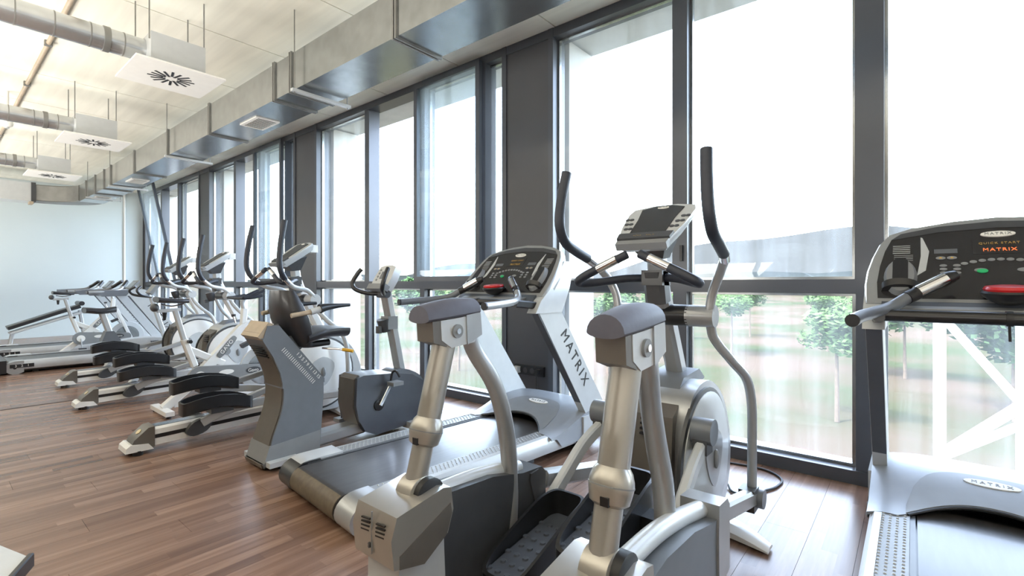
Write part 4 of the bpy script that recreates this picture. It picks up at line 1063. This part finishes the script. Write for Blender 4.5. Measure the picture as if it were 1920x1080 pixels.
B().rail([(0, 2.40, .40), (0, 2.22, 1.05)], .07, .06, up=(0, 1, 0)).obj('mast', M['lightsilver'], UB)
B().box((0, 2.24, 1.16), (.22, .05, .17), .012, Matrix.Rotation(R(-35), 3, 'X')).obj('console', M['grey'], UB)
for s in (-1, 1):
    B().tube([(0, 2.22, 1.04), (s * .14, 2.15, 1.05), (s * .21, 2.04, 1.08), (s * .20, 2.0, 1.14), (s * .12, 2.06, 1.20)], .018, 10).obj('handlebar', M['black'], UB)
    B().rail([(s * .14, 2.12, .26), (s * .15, 2.12 + s * .1, .26 + s * .12)], .015, .03).obj('crank_arm', M['chrome'], UB)
    B().box((s * .20, 2.12 + s * .1, .26 + s * .12), (.09, .09, .025), .006).obj('pedal', M['dark'], UB)
for y in (1.75, 2.45):
    B().bx(-.25, .25, y - .04, y + .04, .0, .07, .015).obj('floor_bar', M['lightsilver'], UB)
B().rail([(0, 1.70, .06), (0, 2.5, .06)], .08, .06).obj('base_beam', M['lightsilver'], UB)

# ================================================================== INCLINED BENCH by far wall
Y0 = 1.4
IB = thing('incline_bench', 'black inclined exercise board on a grey frame against the far wall', 'bench', (-13.2, Y0, 0))
O = (0, -Y0, 0); B = lambda: MB(O)
B().rail([(0, 1.02, .40), (0, 1.75, .68), (0, 2.05, .78)], .34, .07).obj('board', M['vinyl'], IB)
for s in (-1, 1): B().rail([(s * .15, 1.05, .30), (s * .15, 2.15, .68)], .05, .04).obj('frame_bar', M['lightsilver'], IB)
B().cyl((-.22, 2.06, .84), (.22, 2.06, .84), .045, seg=16).obj('roller', M['vinyl'], IB)
B().rail([(0, 2.06, .70), (0, 2.15, .03)], .06, .06, up=(0, 1, 0)).obj('leg', M['lightsilver'], IB)
B().rail([(0, 1.10, .34), (0, 1.05, .03)], .06, .06, up=(0, 1, 0)).obj('leg', M['lightsilver'], IB)
for y in (1.05, 2.15): B().bx(-.25, .25, y - .03, y + .03, 0, .05, .008).obj('floor_bar', M['lightsilver'], IB)

# grey machine end at lower left edge
Y0 = .0
ME = thing('weight_bench', 'flat grey end of a low bench with black rim, cut off at lower left corner', 'bench', (-2.2, .2, 0), 0)
A_, B_, C_, D_ = (-.42, .06), (-.22, -.03), (-.55, -.45), (-.95, -.10)
MB().prism([A_, B_, C_, D_], 'xy', .165, .20, .006).obj('frame_plate', M['lightsilver'], ME)
MB().rail([(-.425, .067, .182), (-.215, -.028, .182)], .02, .055).obj('end_cap', M['black'], ME)
for px, py in ((-.42, -.02), (-.55, -.30), (-.8, -.1)):
    MB().cyl((px, py, 0), (px, py, .17), .02, seg=12).obj('leg', M['dark'], ME)

# ================================================================== SMALL THINGS
so = thing('socket_strip', 'dark four gang power socket strip low on the dark column', 'socket', (-2.82, YW - .02, .42))
MB().bx(-.17, .17, -.03, .0, -.045, .045, .006).obj('plate', M['black'], so)
for k in range(4):
    MB().cyl((-.12 + .08 * k, -.034, 0), (-.12 + .08 * k, -.028, 0), .026, seg=18).obj('socket_well', M['dark'], so)
MB().bx(-.16, -.10, -.085, -.03, -.03, .03, .01).obj('white_plug', M['plasterwhite'], so, label='white plug')
MB().bx(.10, .14, -.08, -.03, -.02, .02, .008).obj('black_plug', M['ink'], so)
tag(MB().tube([(-2.70, YW - .09, .41), (-2.69, YW - .10, .28), (-2.68, YW - .09, .12), (-2.60, YW - .14, .012), (-2.4, 3.50, .008)], .006, 8).obj('treadmill_cable', M['ink']),
    'thin black cable hanging from the socket strip on the dark column', 'cable')
tag(MB().tube([(-1.5, 3.60, .008), (-1.02, 3.55, .008), (-.865, 3.575, .008), (-.73, 3.56, .008), (-.64, 3.46, .008), (-.64, 3.33, .008), (-.675, 3.23, .008), (-.765, 3.08, .008), (-.83, 3.07, .008), (-.88, 3.14, .02), (-.93, 2.9, .10)], .007, 8).obj('floor_cable', M['ink']),
    'black power cable looping over the floor beside the nearest elliptical', 'cable')
tag(MB().tube([(-1.86, 3.46, .10), (-1.85, 3.48, .05), (-1.84, 3.52, .008), (-1.9, 3.60, .008)], .006, 8).obj('plug_cable', M['ink']),
    'short black cable from the front of the silver treadmill to the floor', 'cable')

# ================================================================== OUTSIDE
GZ = -3.5
def gx(x, y): return GZ + max(0, (y - 60)) * .012
g = MB()
ys = [YW + .3, 12, 25, 40, 60, 90, 140, 220, 340]
g.grid([[(x, y, gx(x, y)) for x in (-900, -300, -120, -60, -20, 20, 60, 120, 400)] for y in ys])
struct('lawn', g, M['grass'])
def hill(name, y, base, amp, f, seed, m, x0=-900, x1=700, dep=120):
    rnd = random.Random(seed); ph = [rnd.uniform(0, 6.28) for _ in range(6)]
    rows = []
    for j in range(7):
        v = j / 6; r_ = []
        for k in range(61):
            x = x0 + (x1 - x0) * k / 60
            h = amp * (.55 + .25 * math.sin(x * f + ph[0]) + .13 * math.sin(x * f * 2.3 + ph[1]) + .07 * math.sin(x * f * 5.1 + ph[2])) + base
            r_.append((x, y + dep * v, base - 8 + (h - base + 8) * math.sin(v * math.pi / 2)))
        rows.append(r_)
    return struct(name, MB().grid(rows), m)
hill('hill_ridge', 620, -2, 98, .0045, 3, M['hill'], dep=260)
hill('hill_terrace', 300, -3, 19, .013, 8, M['scrub'], dep=60)

def crown_mesh(seed, n, rx, rz, leaf, m):
    rnd = random.Random(seed); me = bpy.data.meshes.new('crown'); V = []; F = []
    blobs = [(Vector((rnd.uniform(-.55, .55) * rx, rnd.uniform(-.55, .55) * rx, rnd.uniform(-.5, .6) * rz)), rnd.uniform(.38, .6)) for _ in range(11)]
    for i in range(n):
        c, s = rnd.choice(blobs)
        d = Vector((rnd.gauss(0, 1), rnd.gauss(0, 1), rnd.gauss(0, 1))).normalized() * (rnd.random() ** .4) * s
        p = c + Vector((d.x * rx, d.y * rx, d.z * rz))
        a = Vector((rnd.gauss(0, 1), rnd.gauss(0, 1), rnd.gauss(0, .5))).normalized(); b = a.orthogonal().normalized()
        l = leaf * rnd.uniform(.6, 1.3); k = len(V)
        V += [p - a * l, p + b * l * .5, p + a * l, p - b * l * .5]; F.append((k, k + 1, k + 2, k + 3))
    me.from_pydata([tuple(v) for v in V], [], F); me.materials.append(m); return me
crowns = [crown_mesh(s, 2600, 1.0, .85, .085, M['leaf']) for s in (1, 2, 3)] + [crown_mesh(9, 3000, 1.0, .9, .08, M['leaf2'])]
tm = MB().tube([(0, 0, 0), (.03, 0, .5), (0, .02, 1.0)], [.075, .055, .04], 8, 3).mesh('trunk', M['bark'])
def tree(x, y, h, r, ck, label, th=.62, group='young trees on the lawn'):
    z = gx(x, y)
    t = thing('lawn_tree', label, 'tree', (x, y, z), random.random() * 6, group)
    o = link('trunk', tm, t); o.scale = (1.1, 1.1, h * (th + .1))
    c = link('crown', crowns[ck], t, kind='stuff'); c.location = (0, 0, h * th + r * .35); c.scale = (r, r, r * .85)
    return t
tree(-2.0, 19.9, 4.3, 1.25, 0, 'round young tree with pale trunk left of the right treadmill upright')
tree(-9.3, 34.2, 4.6, 1.7, 1, 'young tree seen just right of the nearest elliptical swing arm')
tree(-11.1, 46.5, 4.6, 1.6, 2, 'small tree behind the one beside the nearest elliptical arm')
tree(-4.6, 40.0, 4.4, 1.5, 0, 'middle young tree standing far back across the lawn')
tree(2.7, 23.8, 5.2, 2.6, 3, 'broad dark tree behind the white steel frame', .55)
tree(-.3, 31.0, 4.8, 2.4, 1, 'leafy tree left of the white steel frame', .5)
tree(-19.0, 18.5, 4.4, 1.5, 2, 'young tree behind the left upright of the silver treadmill')
tree(-12.4, 23.0, 4.4, 1.5, 0, 'young tree seen past the right upright of the silver treadmill')
tree(-26.0, 22.0, 5.0, 2.0, 3, 'tree seen through the window behind the recumbent bike')
tree(-16.5, 40.0, 4.6, 1.7, 1, 'distant tree beyond the silver treadmill console')
tree(6.5, 36.0, 6.0, 3.4, 3, 'large dark tree far right behind the white steel frame', .45)
tree(-34.0, 30.0, 5.0, 2.2, 2, 'tree far left behind the row of ellipticals')
ORD = ['first', 'second', 'third', 'fourth', 'fifth', 'sixth', 'seventh', 'eighth', 'ninth']
for k in range(9):
    x = -84 + k * 14 + random.uniform(-2, 2); y = 120 + random.uniform(-12, 12); r = random.uniform(2.6, 4)
    tree(x, y, r * 1.2, r, 3, 'small hazy tree of the distant tree line, %s from the left' % ORD[k], .35, 'distant tree line')
# white steel frame outside on the right
sf = thing('steel_frame', 'white steel frame with crossing braces outside the right window', 'frame', (.6, 7.4, GZ))
O = (-.6, -7.4, -GZ)
def sb(p, q, r=.045, nm='brace'): MB(O).cyl(p, q, r, seg=10).obj(nm, M['steelwhite'], sf)
sb((.235, 7.4, GZ), (.235, 7.4, .90), .06, 'post'); sb((.90, 7.4, GZ), (.90, 7.4, .90), .06, 'post')
sb((.235, 7.4, .90), (2.4, 7.4, .90), .05, 'top_chord'); sb((2.4, 7.4, GZ), (2.4, 7.4, .90), .06, 'post')
sb((.25, 7.4, .88), (.90, 7.4, -.05)); sb((.27, 7.4, -.68), (.95, 7.4, .02), .055); sb((.27, 7.4, -.72), (.95, 7.4, -.20))
sb((.95, 7.4, .85), (2.4, 7.4, -.6))
can = MB(); can.loft([[(.30, 6.2, -.80), (3.2, 6.2, -.80), (3.2, 9.6, -.30), (.9, 9.6, -.30)], [(.30, 6.2, -.70), (3.2, 6.2, -.70), (3.2, 9.6, -.20), (.9, 9.6, -.20)]], True, .01)
can.obj('canopy_slab', M['steelwhite'], sf)
